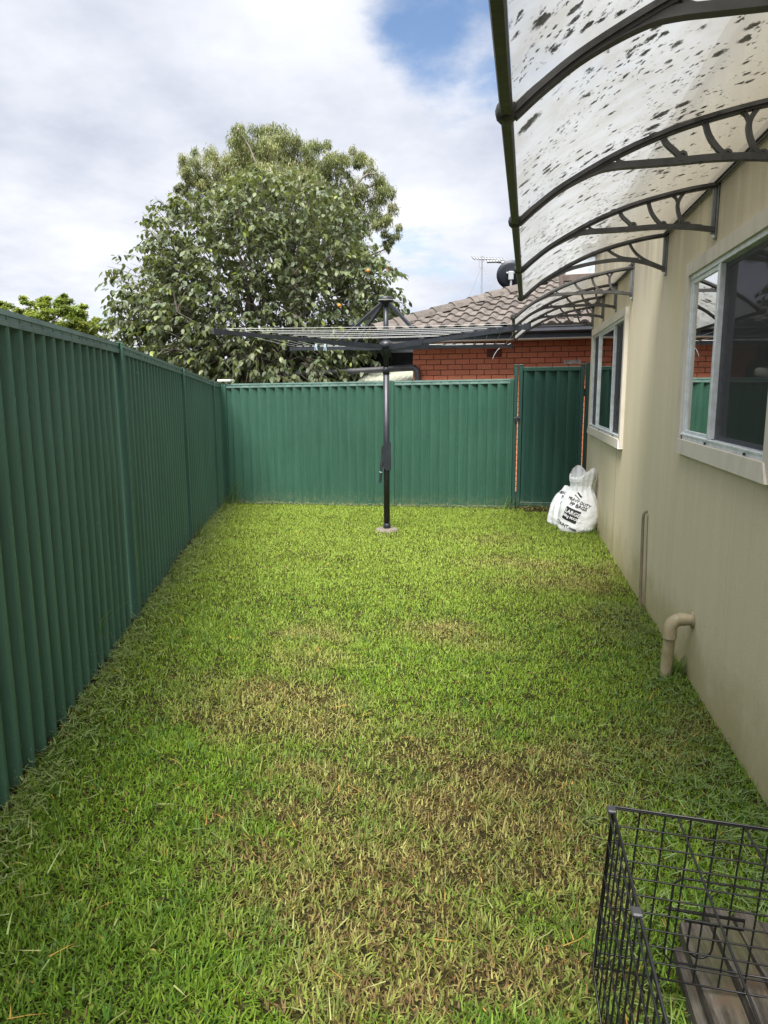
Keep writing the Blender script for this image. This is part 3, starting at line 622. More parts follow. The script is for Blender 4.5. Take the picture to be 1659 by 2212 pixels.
def strip(mb, pts, w0, thick, wf=None):                    # bar with an I-like section in the bracket's plane; local x = -distance from wall
    k = len(pts); A = []
    for i, p in enumerate(pts):
        a = pts[max(i-1, 0)]; b_ = pts[min(i+1, k-1)]; tx, tz = b_[0]-a[0], b_[1]-a[1]; ln = math.hypot(tx, tz) or 1; nx, nz = -tz/ln, tx/ln
        ww = (w0 if wf is None else wf(i/(k-1)))*.5; A.append(((p[0]+nx*ww, p[1]+nz*ww), (p[0]-nx*ww, p[1]-nz*ww)))
    V = []; h = thick/2
    for (a, b_) in A: V += [(-a[0], -h, a[1]), (-b_[0], -h, b_[1]), (-b_[0], h, b_[1]), (-a[0], h, a[1])]
    mb.add(V, [(i*4+j, i*4+(j+1) % 4, (i+1)*4+(j+1) % 4, (i+1)*4+j) for i in range(k-1) for j in range(4)]+[(3, 2, 1, 0), tuple((k-1)*4+j for j in range(4))])
def ring(mb, d, z, r0, r1, th, n=14):
    V = []
    for j in range(n):
        a = 2*PI*j/n; c_, s_ = math.cos(a), math.sin(a)
        V += [(-(d+r1*c_), -th/2, z+r1*s_), (-(d+r1*c_), th/2, z+r1*s_), (-(d+r0*c_), th/2, z+r0*s_), (-(d+r0*c_), -th/2, z+r0*s_)]
    mb.add(V, [(j*4+k, ((j+1) % n)*4+k, ((j+1) % n)*4+(k+1) % 4, j*4+(k+1) % 4) for j in range(n) for k in range(4)])
def bracket_mesh(kind):
    mb = MB(); top = smooth([(d, z-.014) for d, z in TOP], 5); strip(mb, top, .026, .030)
    strip(mb, [(d, z-.001) for d, z in top], .006, .046)      # flange under the sheet
    if kind == 'full':
        low = smooth(LOW, 5); strip(mb, low, .024, .024); strip(mb, [(d, z-.011) for d, z in low], .005, .032)
        web = [(d, z) for d, z in top if d > .69]; lw_ = [(d, z) for d, z in low if d > .69]   # the solid outer blade
        poly = [(-d, z) for d, z in web]+[(-d, z) for d, z in reversed(lw_)]
        mb.prism(poly, (0, -.006, 0), (1, 0, 0), (0, 0, 1), (0, 1, 0), .012)
        for hole, pts, br in (((.436, 2.526), [(.43, 2.506), (.462, 2.538), (.492, 2.565), (.508, 2.592), (.512, 2.612)], [(.505, 2.583), (.525, 2.601), (.556, 2.600)]),
                              ((.279, 2.524), [(.272, 2.508), (.306, 2.534), (.340, 2.578), (.357, 2.622), (.357, 2.650)], [(.351, 2.605), (.372, 2.636), (.412, 2.640)]),
                              ((.155, 2.516), [(.148, 2.503), (.180, 2.528), (.204, 2.580), (.206, 2.630), (.172, 2.685)], [(.208, 2.620), (.222, 2.650), (.262, 2.676)])):
            ring(mb, hole[0], hole[1]-.008, .009, .019, .026); strip(mb, smooth(pts, 6), .018, .022); strip(mb, smooth(br, 6), .012, .02)
            strip(mb, [(hole[0]-.075, 2.500), (hole[0]-.03, 2.505), (hole[0]+.0, 2.505), (hole[0]+.02, 2.505)], .018, .02)
        strip(mb, smooth([(.645, 2.545), (.668, 2.525), (.650, 2.508), (.600, 2.502)], 5), .012, .02)
    else:
        low = smooth([(.004, 2.471), (.158, 2.526), (.32, 2.549), (.5, 2.536), (.675, 2.503), (.80, 2.455), (.9, 2.405)], 5); strip(mb, low, .024, .026)
        for pts in ([(.02, 2.485), (.158, 2.545), (.231, 2.600), (.275, 2.665)], [(.20, 2.548), (.31, 2.562), (.37, 2.585), (.437, 2.628)]): strip(mb, smooth(pts, 6), .016, .022)
        web = [(d, z) for d, z in top if d > .80]; lw_ = [(d, z) for d, z in low if d > .80]
        mb.prism([(-d, z) for d, z in web]+[(-d, z) for d, z in reversed(lw_)], (0, -.006, 0), (1, 0, 0), (0, 0, 1), (0, 1, 0), .012)
    return mb.mesh('bracket_'+kind, BRACKET)
BRK = {k: bracket_mesh(k) for k in ('full', 'end')}
mb = MB().cbox((-.012, -.020, 2.432), (-.0005, .020, 2.735), .004); mb.cbox((-.032, -.011, 2.46), (-.0125, .011, 2.725), .003); PLATE = mb.mesh('wall_plate', Mat('bracket_plate_grey', (.12, .125, .13), .4).var(15, .3).m)
BOLT = MB().lathe([(0, .010), (.006, .010), (.008, 0)], (-.012, 0, 0), 6, 0, (-1, 0, 0)).mesh('bolt', ALU)
CLIP = MB().lathe([(0, -.028), (.022, -.028), (.027, -.012), (.027, .012), (.022, .028), (0, .028)], (0, 0, 0), 12, 0, (0, 1, 0)).mesh('rail_clip', RAILDARK)
def awning(ybr, kinds, y0, y1, label, xr):
    fy = lambda y: (WX-xr(y))/1.045
    e = empty('window_awning', (WX, (y0+y1)/2, 2.6)); tag(e, label, 'awning')
    for y, k in zip(ybr, kinds):
        b_ = link('bracket', BRK[k], e, (WX, y, 0)); b_.scale.x = fy(y); link('wall_plate', PLATE, b_)
        for z in (2.448, 2.70): link('bolt', BOLT, b_, (0, 0, z))
        link('rail_clip', CLIP, e, (xr(y), y, 2.312))
    ed = sorted({y0, y1, *[y for y in ybr if y0 < y < y1]})
    prof = smooth([(d, z+.004) for d, z in TOP], 4)
    for a, b_ in zip(ed, ed[1:]):
        mb = MB(); V = []; ny = 6; a2, c2 = a+.003, b_-.003
        for i in range(ny+1):
            y = a2+(c2-a2)*i/ny; sag = .006*math.sin(PI*i/ny)
            for (d, z) in prof: V.append((WX-d*fy(y), y, z+.001-sag*math.sin(PI*min(1, d))))
        n = len(prof); mb.add(V, [(i*n+j, (i+1)*n+j, (i+1)*n+j+1, i*n+j+1) for i in range(ny) for j in range(n-1)], 0, True)
        o = mb.build('sheet', SHEET, e, fix=False)
    MB().sweep([(xr(y0-.02), y0-.02, 2.312), (xr(y1+.02), y1+.02, 2.312)], [(-.011, -.018), (.011, -.018), (.015, -.006), (.015, .010), (.007, .018), (-.007, .018), (-.015, .010), (-.015, -.006)]).build('front_rail', RAILDARK, e)
    MB().cbox((WX-.030, y0, 2.7265), (WX-.001, y1, 2.752), .003).cbox((WX-.022, y0, 2.702), (WX-.0125, y1, 2.7125), .002).build('wall_rail', RAILDARK, e)
    settle(e); return e
awning([.73, 1.88, 3.03, 4.20, 5.43], ['full', 'full', 'full', 'full', 'end'], .70, 5.45, 'near mould spotted clear awning over the near window', lambda y: -.033+(y-1.39)*.0268)
awning([6.80, 7.79, 8.78, 9.82], ['full']*4, 6.78, 9.84, 'far mould spotted clear awning over the far window', lambda y: .030+(y-6.8)*.0105)

# ================================================================== pipes on the house
PVC = weather('cream_pvc', (.42, .36, .24), (.25, .21, .13), .5, 8)
e = empty('drain_pipe', (.975, 4.27, 0)); tag(e, 'thick cream elbow pipe from the house wall into the grass', 'pipe')
z0 = .36; xb = .945; yb = 4.13; R_ = .05
MB().tube([(xb, yb+.05, -.05), (xb, yb, z0-.085)], .033, 18).build('riser', PVC, e)
pts = [Vector((xb, yb, z0-.085))]+[Vector((xb+.06-.06*math.cos(t), yb, z0-.06+.06*math.sin(t))) for t in [i*PI/2/10 for i in range(11)]]
MB().tube([(xb, yb, z0-.115)]+pts[1:]+[(xb+.078, yb, z0)], .037, 18).build('elbow', PVC, e)
MB().tube([(xb+.05, yb, z0), (WX+.01, yb, z0)], .033, 18).build('spigot', PVC, e)
MB().lathe([(.0335, 0), (.048, .002), (.048, .008), (.0335, .009)], (WX-.010, yb, z0), 20, 0, (1, 0, 0)).build('wall_flange', PVC, e)
MB().tube([(xb+.035, yb, z0), (xb+.046, yb, z0)], .0385, 18).build('socket_ring', PVC, e)
settle(e)
e = empty('conduit_pipe', (1.03, 5.62, 0)); tag(e, 'thin brown pipe rising up the house wall beside a cable', 'pipe')
CP = weather('brown_pipe', (.22, .18, .125), (.12, .10, .07), .6, 14)
MB().tube([(1.03, 5.50, -.05), (1.035, 5.60, .68)]+[Vector((1.037+.02*math.sin(t)*0, 5.605, .68)) for t in ()]+[(1.038, 5.602, .715), (1.048, 5.604, .735), (1.075, 5.606, .742)], .0115, 10).build('pipe', CP, e)
MB().tube([(1.031, 5.518, .10), (1.0315, 5.523, .13)], .0145, 10).build('joint', CP, e)
MB().tube([(1.056, 5.46, -.02), (1.06, 5.5, .25), (1.058, 5.535, .55), (1.061, 5.56, .70), (1.072, 5.57, .735)], .0028, 6).build('cable', CP, e)
settle(e)

# ================================================================== rotary clothesline
PX, PY = -1.377, 8.17
cl = empty('rotary_clothesline', (PX, PY, 0)); tag(cl, 'charcoal rotary clothesline standing in the middle of the lawn', 'clothesline')
P_ = lambda x, y, z: Vector((x, y, z))
pole = MB().lathe([(.0, .03), (.036, .03), (.036, 1.90), (.0, 1.90)], (0, 0, 0), 18).build('lower_pole', DARKSTEEL, cl)
MB().lathe([(.0, 1.84), (.0395, 1.84), (.0395, 1.91), (.036, 1.915), (.0, 1.915)], (0, 0, 0), 18).build('collar', DARKSTEEL, cl)
MB().lathe([(.0, 1.9), (.030, 1.9), (.030, 2.66), (.0, 2.66)], (0, 0, 0), 18).build('upper_pole', DARKSTEEL, cl)
MB().lathe([(.0, .0), (.044, .0), (.044, .07), (.038, .075), (.0, .075)], (0, 0, float(gz(PX, PY))+.01), 18).build('base_socket', DARKSTEEL, cl)
M = Mat('rough_concrete', (.30, .27, .22), .95); c = M.coord('Object'); M.base(M.mix(M.rng(M.noise(c, 40, 5), .35, .65), (.09, .078, .06), (.20, .18, .15))); M.bump(M.noise(c, 70, 4), .6, .01)
MB().lathe([(.0, .018), (.09, .020), (.125, .014), (.14, -.01), (.14, -.05)], (0, 0, float(gz(PX, PY))+.008), 28).build('concrete_footing', M.m, cl)
hub = MB().lathe([(.0395, 2.03), (.043, 2.03), (.048, 2.09), (.062, 2.105), (.062, 2.125), (.07, 2.13), (.078, 2.15), (.078, 2.18), (.06, 2.205), (.034, 2.215)], (0, 0, 0), 20).build('hub', DARKSTEEL, cl)
cap = MB().lathe([(.031, 2.60), (.05, 2.615), (.078, 2.635), (.086, 2.642), (.086, 2.652), (.0, 2.652)], (0, 0, 0), 20).build('top_cap', DARKSTEEL, cl)
MB().lathe([(.083, 2.653), (.088, 2.655), (.088, 2.659), (.0, 2.66)], (0, 0, 0), 20).build('pale_rim', Mat('pale_rim', (.55, .55, .45), .5).m, cap)
MB().lathe([(.085, 2.6605), (.088, 2.672), (.078, 2.688), (.055, 2.698), (0, 2.70)], (0, 0, 0), 20).build('lid', DARKSTEEL, cap)
RT, ZH, ZT = 2.05, 2.140, 2.220
ANG = [math.radians(a)+YAW for a in (218, 308, 128, 38)]   # left-near, right-near, left-far, right-far as seen from the camera
NOTCH = [1.98, 1.78, 1.59, 1.41, 1.23, 1.06, .90]
armz = lambda r: ZH+(ZT-ZH)*r/RT
for a in ANG:
    d = Vector((math.cos(a), math.sin(a), 0)); hw = .013; hh = .020
    arm = MB().sweep([d*.05+P_(0, 0, armz(.05)), d*.64+P_(0, 0, armz(.64))], [(-.017, -.027), (.017, -.027), (.017, .027), (-.017, .027)])
    arm.sweep([d*.6+P_(0, 0, armz(.6)), d*RT+P_(0, 0, armz(RT))], [(-hw, -hh), (hw, -hh), (hw, hh), (-hw, hh)]); ao = arm.build('arm', DARKSTEEL, cl)
    ec = MB(); p0 = d*(RT-.01)+P_(0, 0, armz(RT)); p1 = d*(RT+.05)+P_(0, 0, armz(RT)+.002); ec.sweep([p0, p1], [(-.017, -.028), (.017, -.028), (.017, .028), (-.017, .028)]); ec.build('end_cap', DARKSTEEL, ao)
    side = Vector((-d.y, d.x, 0))
    for r in NOTCH: MB().sweep([d*(r-.012)+P_(0, 0, armz(r)+.026), d*(r+.012)+P_(0, 0, armz(r)+.026)], [(-.018, 0), (.018, 0), (.012, .012), (-.012, .012)]).build('line_hook', DARKSTEEL, ao)
    s0 = d*.055+P_(0, 0, 2.625); s1 = d*.635+P_(0, 0, armz(.635)+.02)
    MB().sweep([s0, s1], [(-.013, -.017), (.013, -.017), (.013, .017), (-.013, .017)]).build('strut', DARKSTEEL, cl)
order = [ANG[0], ANG[1], ANG[3], ANG[2]]
for r in NOTCH:
    for i in range(4):
        a, b_ = order[i], order[(i+1) % 4]; A = Vector((math.cos(a)*r, math.sin(a)*r, armz(r)+.034)); B = Vector((math.cos(b_)*r, math.sin(b_)*r, armz(r)+.034)); mid = (A+B)/2-P_(0, 0, .012+.02*rng.random())
        MB().tube(arc(A, mid, B, 6), .0022, 5, cap=False).build('line', WIRE, cl)
d = Vector((math.cos(ANG[3]), math.sin(ANG[3]), 0)); p = d*RT+P_(0, 0, ZT)
lo = MB(); lo.tube(arc(p+P_(0, 0, .03), p+d*.1+P_(0, -.1, .06), p+P_(-.1, -.05, -.02), 8), .003, 5); lo.tube(arc(p+P_(-.06, -.05, .01), p+P_(-.17, -.06, -.03), p+P_(-.21, -.05, -.16), 8), .003, 5); lo.build('loose_line_end', WIRE, cl)
a = ANG[1]; d1 = Vector((math.cos(a), math.sin(a), 0)); vl = MB()
for r in NOTCH[:6]:
    A = d1*(r-.05)+P_(0, 0, armz(r)-.025); B = d*(r-.06)+P_(0, 0, armz(r)+.03); vl.tube(arc(A, (A+B)/2-P_(0, 0, .06), B, 8), .0022, 4, cap=False)
# winder box and crank on the pole
wn_ = MB(); poly = [(-.05, .86), (-.046, .945), (-.02, .985), (.034, 1.005), (.040, .995), (.040, .70), (.034, .685), (-.004, .69), (-.045, .74)]
poly = [(p[0]*1.3, (p[1]-.85)*1.05+.91) for p in poly]
cs = Vector((math.cos(YAW), math.sin(YAW), 0)); wn_.prism(poly, cs*.0+FH*-.045, cs, (0, 0, 1), FH, .075); wo = wn_.build('winder_box', DARKSTEEL, cl)
cr = MB().tube([cs*-.055+FH*-.03+P_(0, 0, .90), cs*-.062+FH*-.045+P_(0, 0, .80), cs*-.066+FH*-.05+P_(0, 0, .72)], [.012, .017, .013], 10)
cr.tube([cs*-.066+FH*-.05+P_(0, 0, .715), cs*-.078+FH*-.052+P_(0, 0, .60)], .0155, 12); cr.build('crank_handle', DARKSTEEL, wo)
wr = MB().tube([cs*-.068+FH*-.05+P_(0, 0, .722), cs*-.067+FH*-.05+P_(0, 0, .728)], .0165, 12); wr.build('crank_ring', ALU, wo)
# pegs
PEG = Mat('pale_blue_peg', (.50, .66, .78), .45).m
for i, (r, t, lb) in enumerate(((1.41, .93, 'pale blue clothes peg on the line, the left of the pair'), (1.23, .965, 'pale blue clothes peg on the line, the right of the pair'))):
    a, b_ = ANG[0], ANG[2]; A = Vector((math.cos(a)*r, math.sin(a)*r, armz(r)+.02)); B = Vector((math.cos(b_)*r, math.sin(b_)*r, armz(r)+.02)); p = A.lerp(B, t)+P_(PX, PY, 0)
    mb = MB()
    for s in (-1, 1): mb.cbox((-.006, -.004+s*.008, -.055), (.006, .004+s*.008, .03), .002, 0, Matrix.Rotation(s*.16, 4, 'X'))
    mb.tube([(-.008, 0, .0), (.008, 0, .0)], .008, 8); o = mb.build('clothes_peg', PEG); o.location = p; o.rotation_euler = (0, 0, 1.2); tag(o, lb, 'peg')

# ================================================================== white sacks
BAGM = Mat('white_woven_plastic', (.74, .76, .82), .5); c = BAGM.coord('Object'); BAGM.bump(BAGM.noise(BAGM.coord('Object', (1, 1, 1.6)), 13, 5, .6), .6, .02); BAGM.base(BAGM.mix(BAGM.rng(BAGM.noise(c, 7, 5), .4, .75, 0, .4), (.84, .86, .90), (.70, .70, .72))); BAGM = BAGM.m
INK = Mat('black_print', (.012, .012, .016), .55).m; WHITEINK = Mat('white_print', (.75, .76, .8), .55).m
def sack(loc, rx, ry, h, lean, rot, label, seed, tie):
    r = random.Random(seed); e = empty('rubble_sack', loc, (0, 0, rot)); tag(e, label, 'sack')
    n = 64; V = []; prof = [(0, .80), (.015, .93), (.06, 1.02), (.16, 1.06), (.28, 1.04), (.40, .99), (.50, .90), (.58, .80), (.64, .68)]
    prof += [(.69, .58), (.73, .55)] if tie else [(.70, .50), (.76, .42)]
    rings = [(z*h, s) for z, s in prof]
    if tie: rings += [(.76*h, .54), (.80*h, .57), (.86*h, .63), (.92*h, .66), (.97*h, .63)]
    fine = []
    for i in range(len(rings)-1):
        for k in range(3): t = k/3; fine.append((rings[i][0]*(1-t)+rings[i+1][0]*t, rings[i][1]*(1-t)+rings[i+1][1]*t))
    fine.append(rings[-1])
    for (z, s) in fine:
        t = z/h
        for j in range(n):
            a = 2*PI*j/n; ca, sa = math.cos(a), math.sin(a); q = (abs(ca)**2.6+abs(sa)**2.6)**(-1/2.6)
            nz = mnoise.noise(Vector((ca*1.7+seed, sa*1.7, z*4)))*.10+mnoise.noise(Vector((ca*4+seed, sa*4, z*9)))*.05
            fold = math.sin(a*9+seed)*.5+math.sin(a*14+2.1*seed)*.5; g = max(0, min(1, (t-.42)/.3)); k = s*(1+nz*(1-.3*t)+fold*.13*g*(1 if t < .76 else .8))
            wr = .012*math.sin(z*70+a*2+3*mnoise.noise(Vector((a, z*6, seed))))*max(0, 1-t*3)
            x = rx*(k+wr)*ca*q; y = ry*(k+wr)*sa*q; zz = z
            if tie and t > .8: zz += (.15*math.sin(a*2+.6+seed)+.06*math.sin(a*3+seed))*h*(t-.78)*3.4
            if not tie and t > .66: zz += .02*math.sin(a*3+seed)
            V.append((x+lean[0]*t*h, y+lean[1]*t*h, max(zz, -.01)))
    m_ = len(fine); mb = MB(); mb.add(V, [(i*n+j, i*n+(j+1) % n, (i+1)*n+(j+1) % n, (i+1)*n+j) for i in range(m_-1) for j in range(n)], 0, True)
    if not tie: mb.add(V[-n:], [tuple(range(n))], 0, True)
    o = mb.build('sack_body', BAGM, e); sb = o.modifiers.new('s', 'SUBSURF'); sb.levels = 1; sb.render_levels = 1
    return e, o, mb
def decal(parent, target, dirn, up, origin, items):
    """print laid on the curved cloth: every vertex is dropped on the sack along -dirn"""
    bvh = BVHTree.FromPolygons([Vector(v) for v in target.v], target.f); dirn = Vector(dirn).normalized(); right = Vector(up).cross(dirn).normalized(); up = dirn.cross(right)
    for (kind, txt, x, y, size, mat, rot, off) in items:
        if kind == 'text':
            cu = bpy.data.curves.new('t', 'FONT'); cu.body = txt; cu.size = size; cu.align_x = 'CENTER'; cu.resolution_u = 2; cu.offset = size*.028; cu.extrude = 0
            tmp = bpy.data.objects.new('t', cu); COL.objects.link(tmp); bpy.context.view_layer.update(); me0 = tmp.to_mesh(); P = [(v.co.x*1.0, v.co.y) for v in me0.vertices]; Fc = [tuple(p.vertices) for p in me0.polygons]; tmp.to_mesh_clear(); bpy.data.objects.remove(tmp); bpy.data.curves.remove(cu)
        else:
            wd, ht = txt; nx, ny = 14, 10; P = [((i/nx-.5)*wd, (j/ny)*ht) for j in range(ny+1) for i in range(nx+1)]; Fc = [(j*(nx+1)+i, j*(nx+1)+i+1, (j+1)*(nx+1)+i+1, (j+1)*(nx+1)+i) for j in range(ny) for i in range(nx)]
        cr_, sr_ = math.cos(rot), math.sin(rot); Q = []; hits = []
        for (a, b_) in P:
            a, b2 = a*cr_-b_*sr_+x, a*sr_+b_*cr_+y
            st = Vector(origin)+right*a+up*b2+dirn*1.0; hit = bvh.ray_cast(st, -dirn); ok = hit[0] is not None; hits.append(ok); Q.append(hit[0]+dirn*off if ok else st-dirn)
        Fc = [f for f in Fc if all(hits[i] for i in f)]
        if Fc: MB().add(Q, Fc).build('printed_word' if kind == 'text' else 'printed_block', mat, parent, fix=False)
e1, body1, t1 = sack((.835, 8.62, .0), .225, .21, .70, (.10, .14), 0.0, 'front white sack with black LARGE print leaning on the house wall', 3, True)
dv = Vector((-.42, -1, .10)); rt = -.36
decal(body1, t1, dv, (0, 0, 1), (0, 0, 0), [('rect', (.185, .15), -.035, .125, 0, INK, rt, .004), ('text', 'LARGE', .0, .200, .062, WHITEINK, rt, .007), ('text', '30kg MAX.', -.018, .155, .044, WHITEINK, rt, .007), ('text', 'PP BAGS', .055, .282, .055, INK, rt, .005),
      ('text', 'HEAVY DUTY', .055, .335, .046, INK, rt-.02, .005), ('text', 'COUNT.com', -.075, .052, .052, INK, rt+.02, .005), ('rect', (.085, .008), .03, .400, 0, INK, -.7, .006), ('rect', (.075, .018), .045, .425, 0, INK, -.75, .006)])
e2, body2, t2 = sack((.75, 8.98, .0), .215, .20, .60, (.16, .12), .3, 'rear white sack half hidden behind the front sack by the gate', 8, False)
decal(body2, t2, (-.55, -1, .15), (0, 0, 1), (0, 0, 0), [('text', 'HEAVY DUTY', .03, .37, .05, INK, -.12, .005), ('text', 'PP BAGS', .04, .315, .055, INK, -.12, .005), ('rect', (.2, .09), .03, .19, 0, INK, -.12, .004), ('text', 'LARGE', .03, .215, .055, WHITEINK, -.12, .007)])

# ================================================================== wire crate and old timber
CH = .455; CX0, CY0 = .281, 1.704; CW, CL = .62, .90
cr = empty('dog_crate', (CX0, CY0, .625), (0, math.radians(3.6), 0)); tag(cr, 'black folding wire dog crate at the near corner of the lawn', 'crate')
def wire(parent, pts, r=.0021, name='wire', mat=None): return MB().tube(pts, r, 6).build(name, mat or BLACKWIRE, parent)
# local frame: origin at the far left top corner, x right, -y towards the camera, -z down
def panel(name, origin, ax, ay, la, lb, na, nb, r=.0024, rim=.0032):
    o = Vector(origin); ax = Vector(ax); ay = Vector(ay); nrm = ax.cross(ay).normalized()
    e = MB().tube([o, o+ax*la, o+ax*la+ay*lb, o+ay*lb, o, o+ax*.01], rim, 6).build(name, BLACKWIRE, cr)
    for i in range(1, na): wire(e, [o+ax*(la*i/na)+nrm*.003, o+ax*(la*i/na)+ay*lb+nrm*.003], r)
    for j in range(1, nb): wire(e, [o+ay*(lb*j/nb)-nrm*.002, o+ay*(lb*j/nb)+ax*la-nrm*.002], r)
    return e
back = panel('back_panel', (.006, 0, -.004), (1, 0, 0), (0, 0, -1), CW-.012, CH, 10, 10)
panel('side_panel', (0, -.006, -.004), (0, -1, 0), (0, 0, -1), CL-.012, CH, 18, 5)
panel('side_panel', (CW, -.006, -.004), (0, -1, 0), (0, 0, -1), CL-.012, CH, 18, 5)
top = panel('top_panel', (0, 0, 0), (1, 0, 0), (0, -1, 0), CW, CL, 4, 1, .0028, .0032)
wire(cr, [(-.012, -.004, -.002), (-.012, -CL, -.002)], .0026, 'hinge_wire')
for y in (-.004, -.36, -.7): MB().cbox((-.016, y-.026, -.005), (.006, y, .005), .003).build('hinge_sleeve', Mat('dark_sleeve', (.035, .036, .042), .45).m, cr)
door = MB(); X0, X1, Z0, Z1 = .17, .47, -.17, -.41
q = [(X0+.02, .006, Z0), (X1-.02, .006, Z0), (X1, .006, Z0-.02), (X1, .006, Z1+.02), (X1-.02, .006, Z1), (X0+.02, .006, Z1), (X0, .006, Z1+.02), (X0, .006, Z0-.02), (X0+.02, .006, Z0)]
door.tube(q, .003, 6); dr_ = door.build('door', BLACKWIRE, cr)
lt = MB().tube([(.16, .012, -.265), (.35, .012, -.265), (.35, .012, -.29), (.21, .012, -.29)], .0042, 8); lt.tube([(.225, .012, -.29)]+[(.255-.03*math.cos(t), .012, -.36-.03*math.sin(t)) for t in [i*PI/8 for i in range(9)]]+[(.285, .012, -.29)], .003, 6); lt.build('slide_latch', BLACKWIRE, dr_)

M = Mat('weathered_timber', (.2, .17, .13), .9, spec=.2); c = M.coord('Object', (9, 1.0, 9)); g = M.noise(c, 6, 6, .7); c0 = M.coord('Object')
col = M.mix(M.rng(g, .32, .7), (.028, .024, .020), (.105, .094, .082)); col = M.mix(M.rng(M.noise(c0, 3.5, 5), .45, .68, 0, .7), col, (.075, .08, .035)); col = M.mix(M.rng(M.noise(c0, 12, 4), .55, .7, 0, .6), col, (.085, .055, .04)); M.base(col); M.bump(g, .8, .01); WOOD = M.m
def plank(p, L_, wd, th, rz, seed):
    bm = bmesh.new(); nx = 10; r = random.Random(seed)
    vs_ = []
    for i in range(nx+1):
        y = -L_*i/nx; j = (r.random()-.5)*.006; wr = 1-.10*(i == 0)
        vs_.append([bm.verts.new((s*wd/2*wr+j, y+(r.random()-.5)*(.03 if i in (0, nx) else 0), z*th+(r.random()-.5)*.004)) for s, z in ((-1, 0), (1, 0), (1, 1), (-1, 1))])
    for i in range(nx):
        for k in range(4): bm.faces.new((vs_[i][k], vs_[i][(k+1) % 4], vs_[i+1][(k+1) % 4], vs_[i+1][k]))
    bm.faces.new(vs_[0]); bm.faces.new(vs_[-1][::-1]); bmesh.ops.recalc_face_normals(bm, faces=bm.faces); me = bpy.data.meshes.new('plank'); bm.to_mesh(me); bm.free(); me.materials.append(WOOD); return me
tm = empty('timber_pallet', (.66, 1.92, .0)); tag(tm, 'weathered grey timber pallet lying under the wire crate', 'pallet')
for i, (x, w_, L_, rz, y, z) in enumerate([(.505, .085, .62, .02, .05, .03), (.580, .064, .66, .05, .10, .045), (.645, .062, .66, .08, .085, .05), (.712, .066, .62, .11, .06, .045), (.785, .07, .6, .15, .03, .04)]):
    link('plank', plank(None, L_, w_, .045, 0, i), tm, (x-.60, y, z+.05), (0, 0, rz))
for i in range(6): link('cross_board', plank(None, .40, .05, .035, 0, 20+i), tm, (.02, -.0-.085*i, .035), (0, 0, PI/2+.1))
MB().cbox((-.155, -.55, -.06), (-.125, .0, .085), .008).build('edge_board', WOOD, tm)

# ================================================================== neighbour's brick house
ang = math.radians(-8.2); NU = Vector((math.cos(ang), math.sin(ang), 0)); NV = Vector((-math.sin(ang), math.cos(ang), 0)); UP = Vector((0, 0, 1))
NP = Vector((.691, 11.69, 0))
nl = on_plane(892, 790, NV, NP); N0 = NP+NU*((nl-NP).dot(NU)); N0.z = 0        # left end of the brick wall
NM = Matrix((NU, NV, UP)).transposed().to_4x4(); NM.translation = N0
nb = empty('brick_house'); nb.matrix_world = NM; tag(nb, "neighbour's orange brick house with a grey tiled roof behind the far fence", 'house')
M = Mat('orange_brick', (.42, .12, .055), .85, spec=.2); oi = M.n('ShaderNodeObjectInfo'); c = M.coord('Object', (1, 1, 1)); cw = M.coord('World', (1, 1, 3))
M.base(M.mix(M.rng(M.noise(cw, 30, 5, .7), .35, .7, 0, .6), M.mix(oi.outputs['Random'], (.72, .24, .135), (.82, .32, .19)), (.56, .17, .09))); M.bump(M.noise(cw, 45, 5, .7), .7, .008); BRICK = M.m
MORTAR = Mat('dark_mortar', (.16, .075, .05), .95).var(20, .3).m
LWALL = 6.0
MB().box((.006, .008, -.2), (LWALL, .22, 2.50)).build('wall', MORTAR, nb)
BRK_ME = MB().cbox((0, -.002, 0), (.230, .06, .076), .004).mesh('brick', BRICK); BRK_H = MB().cbox((0, -.002, 0), (.110, .06, .076), .004).mesh('brick', BRICK)
rows = int(2.44/.086); lowb = MB()
for r in range(rows):
    z = r*.086+.015; off = (r % 2)*.12
    xs_ = ([(0, True)] if r % 2 else [])+[(off+k*.24, False) for k in range(int((LWALL-off)/.24))]
    for x, half in xs_:
        if z > 1.45 and x < 4.3: link('brick', BRK_H if half else BRK_ME, nb, (x, random.uniform(-.002, .002), z))
        else: lowb.cbox((x, -.002, z), (x+(.11 if half else .23), .06, z+.076), .004)
lo_ = lowb.build('brick_course', BRICK, nb); lo_['kind'] = 'stuff'
# weathered pale patch and vent
e_ = on_plane(1090, 750, NV, N0); q = NM.inverted() @ on_plane(1068, 765, NV, N0)
vn = MB().box((q.x-.12, -.012, q.z-.045), (q.x+.12, .0, q.z+.085))
for k in range(4): vn.box((q.x-.10, -.020, q.z-.03+k*.028), (q.x+.10, -.0125, q.z-.014+k*.028))
vn.build('wall_vent', Mat('brown_vent', (.16, .05, .035), .7).m, nb)
q = NM.inverted() @ on_plane(1238, 783, NV, N0); MB().cbox((q.x-.14, -.016, q.z-.03), (q.x+.12, -.003, q.z+.04), .003).build('plaster_patch', Mat('pale_plaster', (.55, .47, .42), .9).var(20, .3).m, nb)
